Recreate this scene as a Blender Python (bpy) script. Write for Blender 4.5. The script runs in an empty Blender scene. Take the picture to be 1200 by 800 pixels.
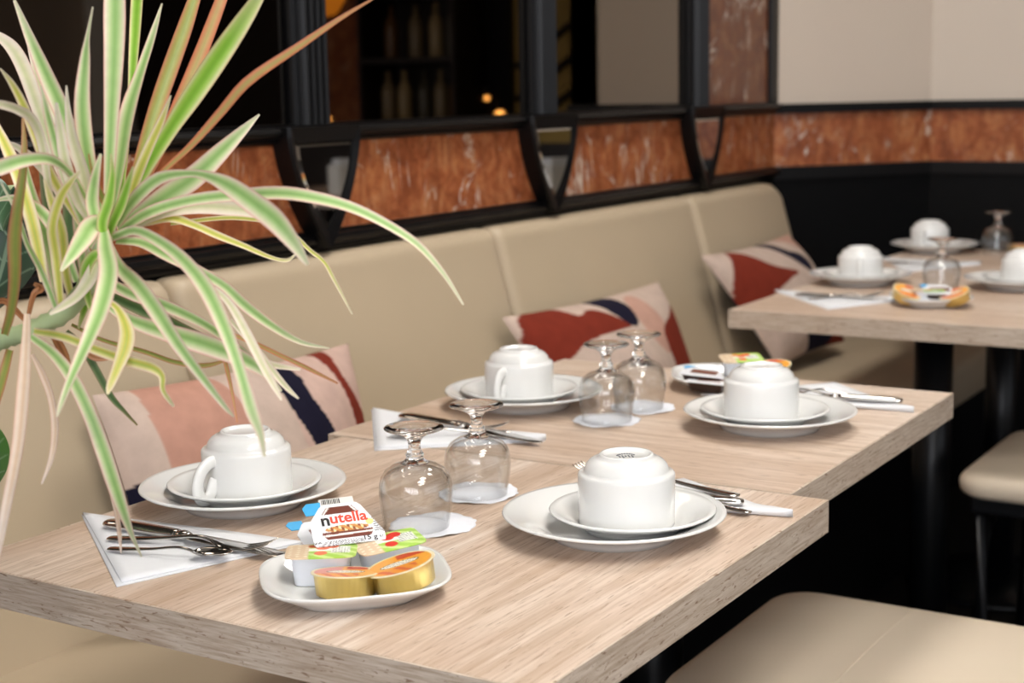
import bpy, bmesh, math, random
import numpy as np
from mathutils import Vector, Matrix

random.seed(7)
rng = np.random.RandomState(11)
PI = math.pi
sc = bpy.context.scene
COL = sc.collection

# ------------------------------------------------------------------ camera
F = 1785.0                                  # focal length in pixels of the 1200x800 frame
CAM = np.array([0.0, 0.0, 1.165])
R = np.array([[0.52723846, -0.14903274, 0.83654578],
              [-0.84950236, -0.07030364, 0.52287966],
              [-0.01911397, -0.98632988, -0.16367045]])   # columns: right, down, forward
cam_data = bpy.data.cameras.new('camera')
cam = bpy.data.objects.new('camera', cam_data)
COL.objects.link(cam)
cam.matrix_world = Matrix(((R[0, 0], -R[0, 1], -R[0, 2], CAM[0]),
                           (R[1, 0], -R[1, 1], -R[1, 2], CAM[1]),
                           (R[2, 0], -R[2, 1], -R[2, 2], CAM[2]),
                           (0, 0, 0, 1)))
cam_data.sensor_width = 36.0
cam_data.lens = F / 1200.0 * 36.0
cam_data.clip_start = 0.05
cam_data.dof.use_dof = True
cam_data.dof.focus_distance = 1.37
cam_data.dof.aperture_fstop = 7.0
sc.camera = cam

# ------------------------------------------------------------------ world, exposure, light levels
world = bpy.data.worlds.new('world')
sc.world = world
world.use_nodes = True
world.node_tree.nodes['Background'].inputs[0].default_value = (0.85, 0.92, 1.0, 1)
world.node_tree.nodes['Background'].inputs[1].default_value = 0.3
sc.view_settings.view_transform = 'Standard'
sc.view_settings.look = 'None'
sc.view_settings.gamma = 1.0
sc.view_settings.exposure = 0.16
sc.view_settings.use_curve_mapping = False
WINDOW_SIDE_EMIT = 1.25
WINDOW_BACK_EMIT = 6.0
LAMP_EMIT = 21.5


def ray(px, py):
    return R @ np.array([px - 600.0, py - 400.0, F])


def onz(px, py, z):
    d = ray(px, py)
    return CAM + d * ((z - CAM[2]) / d[2])


def ony(px, py, y):
    d = ray(px, py)
    return CAM + d * ((y - CAM[1]) / d[1])


def atd(px, py, depth):
    return CAM + ray(px, py) / F * depth


# ------------------------------------------------------------------ helpers
def lin(c):
    if isinstance(c, str):
        c = c.lstrip('#')
        c = [int(c[i:i + 2], 16) / 255 for i in (0, 2, 4)]
    return tuple((v / 12.92 if v <= 0.04045 else ((v + 0.055) / 1.055) ** 2.4) for v in c)


def rgba(c):
    return (*lin(c), 1.0)


class N:
    """small node-tree writer"""
    def __init__(self, name):
        self.m = bpy.data.materials.new(name)
        self.m.use_nodes = True
        self.t = self.m.node_tree
        self.b = self.t.nodes['Principled BSDF']

    def n(self, typ, **kw):
        nd = self.t.nodes.new(typ)
        for k, v in kw.items():
            if k.startswith('i_'):
                nd.inputs[k[2:].replace('_', ' ')].default_value = v
            else:
                setattr(nd, k, v)
        return nd

    def l(self, a, b):
        self.t.links.new(a, b)

    def coords(self, scale=(1, 1, 1), loc=(0, 0, 0), rot=(0, 0, 0), kind='Object'):
        tc = self.n('ShaderNodeTexCoord')
        mp = self.n('ShaderNodeMapping')
        mp.inputs['Scale'].default_value = scale
        mp.inputs['Location'].default_value = loc
        mp.inputs['Rotation'].default_value = rot
        self.l(tc.outputs[kind], mp.inputs['Vector'])
        return mp.outputs[0]

    def noise(self, vec, scale, detail=4, rough=0.55, dist=0.0):
        nd = self.n('ShaderNodeTexNoise')
        nd.inputs['Scale'].default_value = scale
        nd.inputs['Detail'].default_value = detail
        nd.inputs['Roughness'].default_value = rough
        nd.inputs['Distortion'].default_value = dist
        self.l(vec, nd.inputs['Vector'])
        return nd.outputs[0]

    def ramp(self, fac, stops):
        r = self.n('ShaderNodeValToRGB')
        el = r.color_ramp.elements
        while len(el) < len(stops):
            el.new(0.5)
        for e, (p, c) in zip(el, stops):
            e.position = p
            e.color = rgba(c) if not isinstance(c, (int, float)) else (c, c, c, 1)
        self.l(fac, r.inputs[0])
        return r.outputs[0]

    def mix(self, fac, a, b, mode='MIX'):
        m = self.n('ShaderNodeMix', data_type='RGBA', blend_type=mode)
        for s, v in ((m.inputs[0], fac), (m.inputs[6], a), (m.inputs[7], b)):
            if isinstance(v, (int, float)):
                s.default_value = v
            elif isinstance(v, (tuple, str)):
                s.default_value = rgba(v)
            else:
                self.l(v, s)
        return m.outputs[2]

    def bump(self, h, strength=0.2, dist=0.01):
        b = self.n('ShaderNodeBump')
        b.inputs['Strength'].default_value = strength
        b.inputs['Distance'].default_value = dist
        self.l(h, b.inputs['Height'])
        self.l(b.outputs[0], self.b.inputs['Normal'])

    def set(self, color=None, rough=None, metal=None, **kw):
        if color is not None:
            if isinstance(color, (tuple, str)):
                self.b.inputs['Base Color'].default_value = rgba(color)
            else:
                self.l(color, self.b.inputs['Base Color'])
        if rough is not None:
            self.b.inputs['Roughness'].default_value = rough
        if metal is not None:
            self.b.inputs['Metallic'].default_value = metal
        for k, v in kw.items():
            self.b.inputs[k.replace('_', ' ')].default_value = v
        return self.m


def plain(name, color, rough=0.5, metal=0.0, var=0.06, vscale=20, bump=0.0, **kw):
    n = N(name)
    v = n.coords()
    f = n.noise(v, vscale, 3)
    c0 = lin(color)
    dark = tuple(max(0, x * (1 - var)) for x in c0)
    lite = tuple(min(1, x * (1 + var)) for x in c0)
    r = n.n('ShaderNodeValToRGB')
    r.color_ramp.elements[0].color = (*dark, 1)
    r.color_ramp.elements[1].color = (*lite, 1)
    n.l(f, r.inputs[0])
    n.set(r.outputs[0], rough, metal, **kw)
    if bump:
        n.bump(f, bump, 0.002)
    return n.m


def emit(name, color, strength):
    n = N(name)
    n.set((0, 0, 0), 1)
    n.b.inputs['Emission Color'].default_value = rgba(color)
    n.b.inputs['Emission Strength'].default_value = strength
    return n.m


def tag(o, label=None, cat=None, group=None, kind=None):
    if label:
        o['label'] = label
    if cat:
        o['category'] = cat
    if group:
        o['group'] = group
    if kind:
        o['kind'] = kind
    return o


def empty(name, loc=(0, 0, 0), rz=0.0, label=None, cat=None, group=None, parent=None):
    o = bpy.data.objects.new(name, None)
    o.empty_display_size = 0.05
    COL.objects.link(o)
    o.location = loc
    o.rotation_euler = (0, 0, rz)
    o.parent = parent
    return tag(o, label, cat, group)


def mesh_data(name, verts, faces, mat=None, smooth=True, cols=None):
    me = bpy.data.meshes.new(name)
    me.from_pydata([tuple(map(float, v)) for v in verts], [], [tuple(f) for f in faces])
    if mat is not None:
        me.materials.append(mat)
    if smooth:
        me.polygons.foreach_set('use_smooth', [True] * len(me.polygons))
    if cols is not None:
        ca = me.color_attributes.new('Col', 'FLOAT_COLOR', 'POINT')
        flat = np.ones((len(verts), 4), dtype=np.float32)
        flat[:, :3] = np.array(cols, dtype=np.float32)
        ca.data.foreach_set('color', flat.ravel())
    me.update()
    return me


def link(name, me, parent=None, loc=(0, 0, 0), rot=(0, 0, 0)):
    o = bpy.data.objects.new(name, me)
    COL.objects.link(o)
    o.parent = parent
    o.location = loc
    o.rotation_euler = rot
    return o


def obj(name, verts, faces, mat, parent=None, smooth=True, cols=None, loc=(0, 0, 0), rot=(0, 0, 0)):
    return link(name, mesh_data(name, verts, faces, mat, smooth, cols), parent, loc, rot)


def bm_obj(name, bm, mat, parent=None, smooth=False, loc=(0, 0, 0), rot=(0, 0, 0)):
    me = bpy.data.meshes.new(name)
    bmesh.ops.recalc_face_normals(bm, faces=bm.faces)
    bm.to_mesh(me)
    bm.free()
    if mat is not None:
        me.materials.append(mat)
    if smooth:
        me.polygons.foreach_set('use_smooth', [True] * len(me.polygons))
    return link(name, me, parent, loc, rot)


def bm_box(bm, lo, hi):
    c = [(lo[i] + hi[i]) / 2 for i in range(3)]
    s = [abs(hi[i] - lo[i]) for i in range(3)]
    r = bmesh.ops.create_cube(bm, size=1.0, matrix=Matrix.Translation(c) @ Matrix.Diagonal((*s, 1)))
    return r['verts']


def box(name, lo, hi, mat, parent=None, bevel=0.0, seg=2, smooth=False):
    bm = bmesh.new()
    bm_box(bm, lo, hi)
    if bevel:
        bmesh.ops.bevel(bm, geom=bm.edges[:], offset=bevel, segments=seg, profile=0.5, affect='EDGES')
    return bm_obj(name, bm, mat, parent, smooth)


def struct(o):
    o['kind'] = 'structure'
    return o


def lathe_data(profile, n=48, warp=None):
    """profile list of (r, z); r = 0 closes on the axis"""
    verts, faces, rows = [], [], []
    for r, z in profile:
        if r <= 1e-6:
            rows.append([len(verts)])
            verts.append((0, 0, z))
        else:
            row = []
            for k in range(n):
                a = 2 * PI * k / n
                row.append(len(verts))
                rr = r if warp is None else r * warp(a)
                verts.append((rr * math.cos(a), rr * math.sin(a), z))
            rows.append(row)
    for a, b in zip(rows, rows[1:]):
        if len(a) == 1 and len(b) == 1:
            continue
        for k in range(n):
            j = (k + 1) % n
            if len(a) == 1:
                faces.append((a[0], b[j], b[k]))
            elif len(b) == 1:
                faces.append((a[k], a[j], b[0]))
            else:
                faces.append((a[k], a[j], b[j], b[k]))
    return verts, faces


def lathe(name, profile, mat, parent=None, n=48, warp=None, loc=(0, 0, 0), rot=(0, 0, 0)):
    v, f = lathe_data(profile, n, warp)
    return obj(name, v, f, mat, parent, True, None, loc, rot)


def crom(pts, n):
    """Catmull-Rom resample of rows of pts"""
    p = np.array(pts, float)
    p = np.vstack([2 * p[0] - p[1], p, 2 * p[-1] - p[-2]])
    m = len(p) - 3
    out = []
    for i in range(n):
        t = i / (n - 1) * m
        k = min(int(t), m - 1)
        u = t - k
        a, b, c, d = p[k], p[k + 1], p[k + 2], p[k + 3]
        out.append(0.5 * (2 * b + (c - a) * u + (2 * a - 5 * b + 4 * c - d) * u * u + (3 * b - a - 3 * c + d) * u ** 3))
    return np.array(out)


def sweep_data(path, rad, k=10, up=(0, 0, 1), cap=True):
    """tube along path; rad: scalar, list, or list of (side, up) pairs"""
    P = np.array(path, float)
    n = len(P)
    verts, faces = [], []
    upv = np.array(up, float)
    for i in range(n):
        t = P[min(i + 1, n - 1)] - P[max(i - 1, 0)]
        t /= np.linalg.norm(t) + 1e-12
        s = np.cross(t, upv)
        if np.linalg.norm(s) < 1e-4:
            s = np.cross(t, (1, 0, 0))
        s /= np.linalg.norm(s)
        u = np.cross(s, t)
        r = rad[i] if hasattr(rad, '__len__') else rad
        a, b = (r if hasattr(r, '__len__') else (r, r))
        for j in range(k):
            an = 2 * PI * j / k
            verts.append(P[i] + s * a * math.cos(an) + u * b * math.sin(an))
    for i in range(n - 1):
        for j in range(k):
            q = (j + 1) % k
            faces.append((i * k + j, i * k + q, (i + 1) * k + q, (i + 1) * k + j))
    if cap:
        faces.append(tuple(range(k - 1, -1, -1)))
        faces.append(tuple((n - 1) * k + j for j in range(k)))
    return verts, faces


def tube(name, path, rad, mat, parent=None, k=10, up=(0, 0, 1), smooth=True):
    v, f = sweep_data(path, rad, k, up)
    return obj(name, v, f, mat, parent, smooth)


def prism_bm(poly, z0, z1, bevel=0.0, seg=2):
    bm = bmesh.new()
    vs = [bm.verts.new((x, y, z0)) for x, y in poly]
    f = bm.faces.new(vs)
    r = bmesh.ops.extrude_face_region(bm, geom=[f])
    bmesh.ops.translate(bm, verts=[v for v in r['geom'] if isinstance(v, bmesh.types.BMVert)], vec=(0, 0, z1 - z0))
    if bevel:
        bmesh.ops.bevel(bm, geom=bm.edges[:], offset=bevel, segments=seg, profile=0.5, affect='EDGES')
    return bm


def rrect(w, h, r, n=5):
    pts = []
    for cx, cy, a0 in ((w / 2 - r, h / 2 - r, 0), (-w / 2 + r, h / 2 - r, PI / 2), (-w / 2 + r, -h / 2 + r, PI), (w / 2 - r, -h / 2 + r, 1.5 * PI)):
        for i in range(n + 1):
            a = a0 + PI / 2 * i / n
            pts.append((cx + r * math.cos(a), cy + r * math.sin(a)))
    return pts


def text_obj(name, body, size, mat, parent, loc, rot=(0, 0, 0), shear=0.0, offset=0.0, align='CENTER'):
    cu = bpy.data.curves.new(name, 'FONT')
    cu.body = body
    cu.size = size
    cu.align_x = align
    cu.align_y = 'CENTER'
    cu.shear = shear
    cu.offset = offset
    cu.extrude = size * 0.004
    tmp = bpy.data.objects.new(name, cu)
    COL.objects.link(tmp)
    dg = bpy.context.evaluated_depsgraph_get()
    me = bpy.data.meshes.new_from_object(tmp.evaluated_get(dg))
    bpy.data.objects.remove(tmp)
    bpy.data.curves.remove(cu)
    me.materials.clear()
    me.materials.append(mat)
    return link(name, me, parent, loc, rot)


# ------------------------------------------------------------------ materials
def mat_oak(name, along):
    """bleached oak laminate: wide cathedral bands, long fine lines, short pores"""
    n = N(name)
    ax = (lambda a, b: (a, b, b)) if along == 'x' else (lambda a, b: (b, a, b))
    big = n.noise(n.coords(ax(1.3, 7.0)), 1.0, 3, 0.5, 1.2)
    mid = n.noise(n.coords(ax(3.0, 75.0)), 1.0, 5, 0.6, 0.5)
    fine = n.noise(n.coords(ax(10.0, 300.0)), 1.0, 3, 0.6, 0.2)
    pore = n.noise(n.coords(ax(34.0, 420.0), (3, 5, 7)), 1.0, 2, 0.5)
    base = n.ramp(big, [(0.32, '#c1a995'), (0.46, '#cfb9a7'), (0.56, '#dac8b8'), (0.70, '#e3d5c9')])
    c = n.mix(n.ramp(mid, [(0.36, 0.62), (0.56, 0.0)]), base, '#b0947a')
    c = n.mix(n.ramp(fine, [(0.36, 0.55), (0.55, 0.0)]), c, '#ae9279')
    c = n.mix(n.ramp(pore, [(0.30, 0.75), (0.40, 0.0)]), c, '#8f735a')
    n.set(c, 0.40)
    n.bump(fine, 0.10, 0.0008)
    return n.m


def mat_oak_edge(name, along):
    """sawn-look edge band: fine lines along the edge and short dark slanting cracks"""
    n = N(name)
    ax = (lambda a, b, z: (a, b, z)) if along == 'x' else (lambda a, b, z: (b, a, z))
    fine = n.noise(n.coords(ax(22.0, 50.0, 420.0)), 1.0, 4, 0.65, 0.3)
    rot = (0, 0.28, 0) if along == 'x' else (-0.28, 0, 0)
    cr = n.noise(n.coords(ax(75.0, 10.0, 330.0), (1, 2, 3), rot), 1.0, 2, 0.5, 1.0)
    big = n.noise(n.coords(ax(14.0, 10.0, 30.0)), 1.0, 2)
    base = n.ramp(fine, [(0.34, '#a5917d'), (0.5, '#bfae9c'), (0.66, '#d0c2b3')])
    base = n.mix(n.ramp(big, [(0.4, 0.3), (0.6, 0.0)]), base, '#b09a86')
    c = n.mix(n.ramp(cr, [(0.31, 0.85), (0.37, 0.0)]), base, '#84664f')
    n.set(c, 0.55)
    n.bump(cr, 0.15, 0.001)
    return n.m


def mat_marble(name, dark=1.0, seed=0.0):
    """rust red marble: mottled ground, faint upright streaks, branching white veins"""
    n = N(name)
    v = n.coords((1, 1, 1), (seed, seed * 0.7, seed * 1.3))
    st = n.noise(n.coords((14, 14, 3.5), (seed, 0, seed)), 1.5, 5, 0.6, 1.2)
    cl = n.noise(v, 16.0, 6, 0.65, 1.0)
    sp = n.noise(v, 70.0, 3, 0.6)
    c = n.ramp(cl, [(0.30, '#7a4127'), (0.45, '#9b5735'), (0.57, '#b06d43'), (0.72, '#bf825a')])
    c = n.mix(n.ramp(st, [(0.38, 0.6), (0.55, 0.0)]), c, '#7c4329')
    c = n.mix(n.ramp(st, [(0.58, 0.0), (0.72, 0.45)]), c, '#b88f6c')
    c = n.mix(n.ramp(sp, [(0.3, 0.35), (0.5, 0.0)]), c, '#5a2f1e')
    if dark < 1:
        c = n.mix(0.55, c, '#4a2f26')

    def vein(scale, loc, width, lo, hi):
        d = n.noise(n.coords(scale, loc), 1.0, 5, 0.62, 1.4)
        a = n.n('ShaderNodeMath', operation='SUBTRACT')
        n.l(d, a.inputs[0])
        a.inputs[1].default_value = 0.5
        b = n.n('ShaderNodeMath', operation='ABSOLUTE')
        n.l(a.outputs[0], b.inputs[0])
        ve = n.ramp(b.outputs[0], [(0.0, 1.0), (width, 0.0)])
        br = n.ramp(n.noise(n.coords((1, 1, 1), loc), 9.0, 2), [(lo, 0.0), (hi, 1.0)])
        m = n.n('ShaderNodeMath', operation='MULTIPLY')
        n.l(ve, m.inputs[0])
        n.l(br, m.inputs[1])
        return m.outputs[0]
    c = n.mix(vein((7, 7, 2.0), (seed * 2, 1, seed), 0.014, 0.52, 0.64), c, '#d8c6b4')
    c = n.mix(vein((6, 6, 5), (seed, 4, seed * 3), 0.016, 0.57, 0.68), c, '#e3d6c8')
    n.set(c, 0.22, Specular_IOR_Level=0.35)
    return n.m


def mat_leather(name, col, sc_=220):
    n = N(name)
    v = n.coords()
    f = n.noise(v, sc_, 3)
    g = n.noise(v, 4, 3)
    c0 = lin(col)
    r = n.n('ShaderNodeValToRGB')
    r.color_ramp.elements[0].color = (*[x * 0.93 for x in c0], 1)
    r.color_ramp.elements[1].color = (*[min(1, x * 1.07) for x in c0], 1)
    n.l(g, r.inputs[0])
    n.set(r.outputs[0], 0.47, Specular_IOR_Level=0.4)
    n.bump(f, 0.08, 0.001)
    return n.m


def mat_vcol(name, rough=0.5, spec=0.4, noise=0.0, nscale=60, bump=0.0, sss=0.0, trans=0.0):
    n = N(name)
    at = n.n('ShaderNodeAttribute', attribute_name='Col')
    c = at.outputs['Color']
    if noise or bump:
        f = n.noise(n.coords(), nscale, 4)
        if noise:
            c = n.mix(noise, c, n.ramp(f, [(0.3, 0.25), (0.7, 0.95)]), 'MULTIPLY')
        if bump:
            n.bump(f, bump, 0.002)
    n.set(c, rough, Specular_IOR_Level=spec)
    if trans:
        t = n.n('ShaderNodeBsdfTranslucent')
        n.l(c, t.inputs[0])
        ms = n.n('ShaderNodeMixShader')
        ms.inputs[0].default_value = trans
        n.l(n.b.outputs[0], ms.inputs[1])
        n.l(t.outputs[0], ms.inputs[2])
        out = n.t.nodes['Material Output']
        n.l(ms.outputs[0], out.inputs['Surface'])
    return n.m


M = {}
M['oak_x'] = mat_oak('oak_grain_x', 'x')
M['oak_y'] = mat_oak('oak_grain_y', 'y')
M['oak_ex'] = mat_oak_edge('oak_edge_x', 'x')
M['oak_ey'] = mat_oak_edge('oak_edge_y', 'y')
M['porcelain'] = plain('porcelain', '#dededc', 0.10, var=0.01, Coat_Weight=0.3)
M['tan'] = mat_leather('tan_leather', '#b8a68c')
M['seat'] = mat_leather('stool_leather', '#d0c1ac')
M['black_paint'] = plain('black_paint', '#0b0a0b', 0.36, var=0.15, Specular_IOR_Level=0.25)
M['black_panel'] = plain('black_panel', '#050506', 0.5, var=0.2, Specular_IOR_Level=0.15)
M['black_metal'] = plain('black_metal', '#08090c', 0.35, 0.0, var=0.1, Specular_IOR_Level=0.3)
M['cream_wall'] = plain('cream_wall', '#cfc0b0', 0.7, var=0.02, vscale=3)
M['cream_wall2'] = plain('cream_wall_light', '#d4c7b8', 0.7, var=0.02, vscale=3)
M['dark_wood'] = plain('dark_wood', '#1d1009', 0.5, var=0.3, vscale=6)
M['mirror'] = plain('tinted_mirror', '#7d746b', 0.02, 1.0, var=0.01)
M['mirror_clear'] = plain('clear_mirror', '#b9b6b2', 0.02, 1.0, var=0.01)
M['chrome'] = plain('polished_steel', '#c9c6c2', 0.12, 1.0, var=0.02)
M['paper'] = plain('napkin_paper', '#dfe0e3', 0.85, var=0.02, vscale=90, bump=0.25)
M['doily'] = plain('doily_paper', '#dfe1e8', 0.85, var=0.03, vscale=120, bump=0.3)
M['floor'] = plain('dark_floor', '#15120f', 0.4, var=0.3, vscale=5)
M['ceiling'] = plain('ceiling_white', '#d8d2c8', 0.8, var=0.02)
M['gold'] = plain('gold_foil', '#ecd48a', 0.30, 1.0, var=0.05)
M['gold_rim'] = plain('foil_rim', '#d9c9a0', 0.3, 0.9, var=0.05)
M['tub'] = plain('white_plastic', '#e4e8f2', 0.35, var=0.02)
M['tub_clear'] = plain('grey_plastic', '#c9cdd2', 0.3, var=0.02)
M['choc'] = plain('chocolate_tub', '#35211a', 0.3, var=0.05)
M['ink_red'] = plain('red_ink', '#d8452a', 0.4, var=0.02)
M['ink_black'] = plain('black_ink', '#1a1715', 0.4, var=0.02)
M['blue_foil'] = plain('blue_foil', '#3fa3d8', 0.35, var=0.03)
M['print'] = mat_vcol('printed_foil', 0.3, 0.5)
M['print_matte'] = mat_vcol('printed_paper', 0.55, 0.3)
M['leafv'] = mat_vcol('variegated_leaf', 0.42, 0.4, noise=0.10, nscale=140, trans=0.28)
M['fig'] = mat_vcol('fig_leaf', 0.38, 0.5, noise=0.1, nscale=50, trans=0.1)
M['velvet'] = mat_vcol('printed_velvet', 0.9, 0.1, noise=0.22, nscale=34, bump=0.35)
M['navy'] = plain('navy_cloth', '#161527', 0.95, var=0.1)
M['bark'] = plain('bark', '#8d8266', 0.8, var=0.2, vscale=60, bump=0.4)
M['stalk'] = plain('green_stalk', '#a9b98a', 0.6, var=0.12, vscale=40)
M['pot'] = plain('terracotta_pot', '#5b534b', 0.7, var=0.08)
M['soil'] = plain('soil', '#2a1d14', 0.95, var=0.4, vscale=120, bump=0.6)
M['window_side'] = emit('daylight_pane_side', '#f0f5ff', WINDOW_SIDE_EMIT)
M['window_back'] = emit('daylight_pane_back', '#f4f7ff', WINDOW_BACK_EMIT)
M['lamp_panel'] = emit('lamp_diffuser', '#fffaf3', LAMP_EMIT)
M['bulb'] = emit('warm_bulb', '#ffb45a', 9.0)
M['shade_glow'] = emit('amber_shade', '#ff9a2a', 1.2)
M['ochre'] = plain('ochre_wall', '#a58a4a', 0.8, var=0.08)
M['white_frame'] = plain('white_frame', '#d9d6d0', 0.5, var=0.02)

gl = N('clear_glass')
gl.set((1, 1, 1), 0.0, Transmission_Weight=1.0, IOR=1.46)
M['glass'] = gl.m
gt = N('thin_glass')                     # thin-walled bowl: Fresnel reflection over clear transmission
lw = gt.n('ShaderNodeLayerWeight')
lw.inputs['Blend'].default_value = 0.5
p5 = gt.n('ShaderNodeMath', operation='POWER')
gt.l(lw.outputs['Facing'], p5.inputs[0])
p5.inputs[1].default_value = 3.2
fr = gt.n('ShaderNodeMath', operation='MULTIPLY_ADD')      # Schlick reflectance
gt.l(p5.outputs[0], fr.inputs[0])
fr.inputs[1].default_value = 0.9
fr.inputs[2].default_value = 0.06
tr = gt.n('ShaderNodeBsdfTransparent')
tr.inputs[0].default_value = (0.965, 0.97, 0.97, 1)
gs = gt.n('ShaderNodeBsdfGlossy')
gs.inputs['Roughness'].default_value = 0.0
mx = gt.n('ShaderNodeMixShader')
gt.l(fr.outputs[0], mx.inputs[0])
gt.l(tr.outputs[0], mx.inputs[1])
gt.l(gs.outputs[0], mx.inputs[2])
gt.l(mx.outputs[0], gt.t.nodes['Material Output'].inputs['Surface'])
M['thin_glass'] = gt.m

M['marble_brown'] = mat_marble('brown_marble', 0.5, 4.1)
for k in range(6):
    M['marble%d' % k] = mat_marble('red_marble_%d' % k, 1.0, 1.7 * k + 0.3)

# ------------------------------------------------------------------ the room
WY = 1.60            # banquette wall plane
ZR0, ZM0, ZM1, ZR1 = 0.908, 0.942, 1.085, 1.116     # rail, marble band, rail
CEIL = 2.75
struct(box('floor', (-2.5, -3.6, -0.1), (6.6, 1.75, 0.0), M['floor']))
struct(box('ceiling', (-2.5, -3.6, CEIL), (6.6, 1.75, CEIL + 0.1), M['ceiling']))

wl = struct(box('wall_left', (-2.5, WY, 0), (3.905, WY + 0.15, CEIL), M['black_panel']))
XS = [1.936 + 0.733 * k for k in (-2, -1, 0, 1, 2)]       # shield and pilaster axes
XE = 3.905
cuts = [-0.25] + XS + [XE]
for k, (a, b) in enumerate(zip(cuts, cuts[1:])):
    box('marble_panel', (a + 0.002, WY - 0.010, ZM0 - 0.006), (b - 0.002, WY, ZM1 + 0.006), M['marble%d' % (k % 6)], wl, 0.0015)
for k, (a, b) in enumerate(zip([-0.25] + XS[:-1], XS)):
    box('mirror_panel', (a + 0.052, WY - 0.006, ZR1 - 0.004), (b - 0.052, WY, CEIL - 0.4), M['mirror'], wl)
box('marble_panel', (3.448, WY - 0.010, ZR1 - 0.004), (3.852, WY, CEIL - 0.4), M['marble_brown'], wl, 0.0015)


def moulding(name, x0, x1, zc, h, d, mat, parent, y=WY):
    prof = [(0, -0.5), (0.45, -0.5), (0.6, -0.36), (0.6, -0.2), (0.9, -0.1), (1.0, 0.1), (0.9, 0.3), (0.5, 0.36), (0.5, 0.5), (0, 0.5)]
    v, f = [], []
    for x in (x0, x1):
        for a, b in prof:
            v.append((x, y - a * d, zc + b * h))
    m = len(prof)
    for i in range(m):
        j = (i + 1) % m
        f.append((i, j, m + j, m + i))
    f.append(tuple(range(m - 1, -1, -1)))
    f.append(tuple(range(m, 2 * m)))
    return obj(name, v, f, mat, parent, False)


moulding('dado_rail', -0.25, XE, (ZR0 + ZM0) / 2, ZM0 - ZR0, 0.030, M['black_paint'], wl)
moulding('dado_rail', -0.25, XE, (ZM1 + ZR1) / 2, ZR1 - ZM1, 0.034, M['black_paint'], wl)
box('post', (3.855, WY - 0.02, ZR1 - 0.002), (3.905, WY, CEIL - 0.4), M['black_paint'], wl, 0.004)
box('cornice', (-0.25, WY - 0.03, CEIL - 0.4), (XE, WY, CEIL - 0.34), M['black_paint'], wl, 0.004)


def pilaster(xc, wl):
    w = 0.088
    prof = [(-w / 2, 0.0), (-w / 2, 0.018)]
    nfl = 4
    x = -w / 2 + 0.012
    prof.append((x - 0.004, 0.022))
    fw = (w - 0.024) / nfl
    for k in range(nfl):
        a = x + k * fw
        for t in np.linspace(0, 1, 7):
            prof.append((a + fw * t, 0.020 + 0.016 * math.sin(PI * t)))
    prof += [(w / 2 - 0.008, 0.022), (w / 2, 0.018), (w / 2, 0.0)]
    v, f = [], []
    for z in (ZR1 - 0.002, CEIL - 0.4):
        for a, b in prof:
            v.append((xc + a, WY - b, z))
    m = len(prof)
    for i in range(m - 1):
        f.append((i, i + 1, m + i + 1, m + i))
    f.append(tuple(range(m)))
    f.append(tuple(range(2 * m - 1, m - 1, -1)))
    return obj('pilaster', v, f, M['black_paint'], wl, False)


def shield_outline(w, top, tip, n=12):
    """half-width w at the top, ogive sides down to tip"""
    pts = [(w, top)]
    for i in range(1, n):
        t = i / n
        pts.append((w * (1 - t ** 1.75) ** 0.92, top + (tip - top) * t))
    pts.append((0, tip))
    left = [(-x, z) for x, z in pts[:-1]][::-1]
    return pts + left


for xc in XS:
    if xc < 0.5:
        continue
    pilaster(xc, wl)
    out = shield_outline(0.092, ZR1 - 0.004, 0.915)
    inn = shield_outline(0.074, ZM1 + 0.002, 0.943)
    v, f = [], []
    m = len(out)
    D0, D1 = 0.038, 0.048
    for (pts, y) in ((out, 0.0), (out, D1 - 0.006), ([(x * 0.96, z) for x, z in out], D1), (inn, D1 - 0.004), (inn, D0)):
        for x, z in pts:
            v.append((xc + x, WY - y, z))
    for r in range(4):
        for i in range(m):
            j = (i + 1) % m
            f.append((r * m + i, r * m + j, (r + 1) * m + j, (r + 1) * m + i))
    sf = obj('shield_frame', v, f, M['black_paint'], wl, False)
    bm = bmesh.new()
    inn2 = shield_outline(0.075, ZM1 + 0.003, 0.941)
    inn3 = shield_outline(0.064, ZM1 - 0.005, 0.955)
    a = [bm.verts.new((xc + x, WY - 0.039, z)) for x, z in inn2]
    b = [bm.verts.new((xc + x, WY - 0.043, z)) for x, z in inn3]
    for i in range(len(a)):
        j = (i + 1) % len(a)
        bm.faces.new((a[i], a[j], b[j], b[i]))
    bm.faces.new(b)
    bm_obj('bevelled_mirror', bm, M['mirror_clear'], sf)

# corner facet and back wall
A = np.array([3.905, 1.60])
B = np.array([4.30, 1.285])


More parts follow.
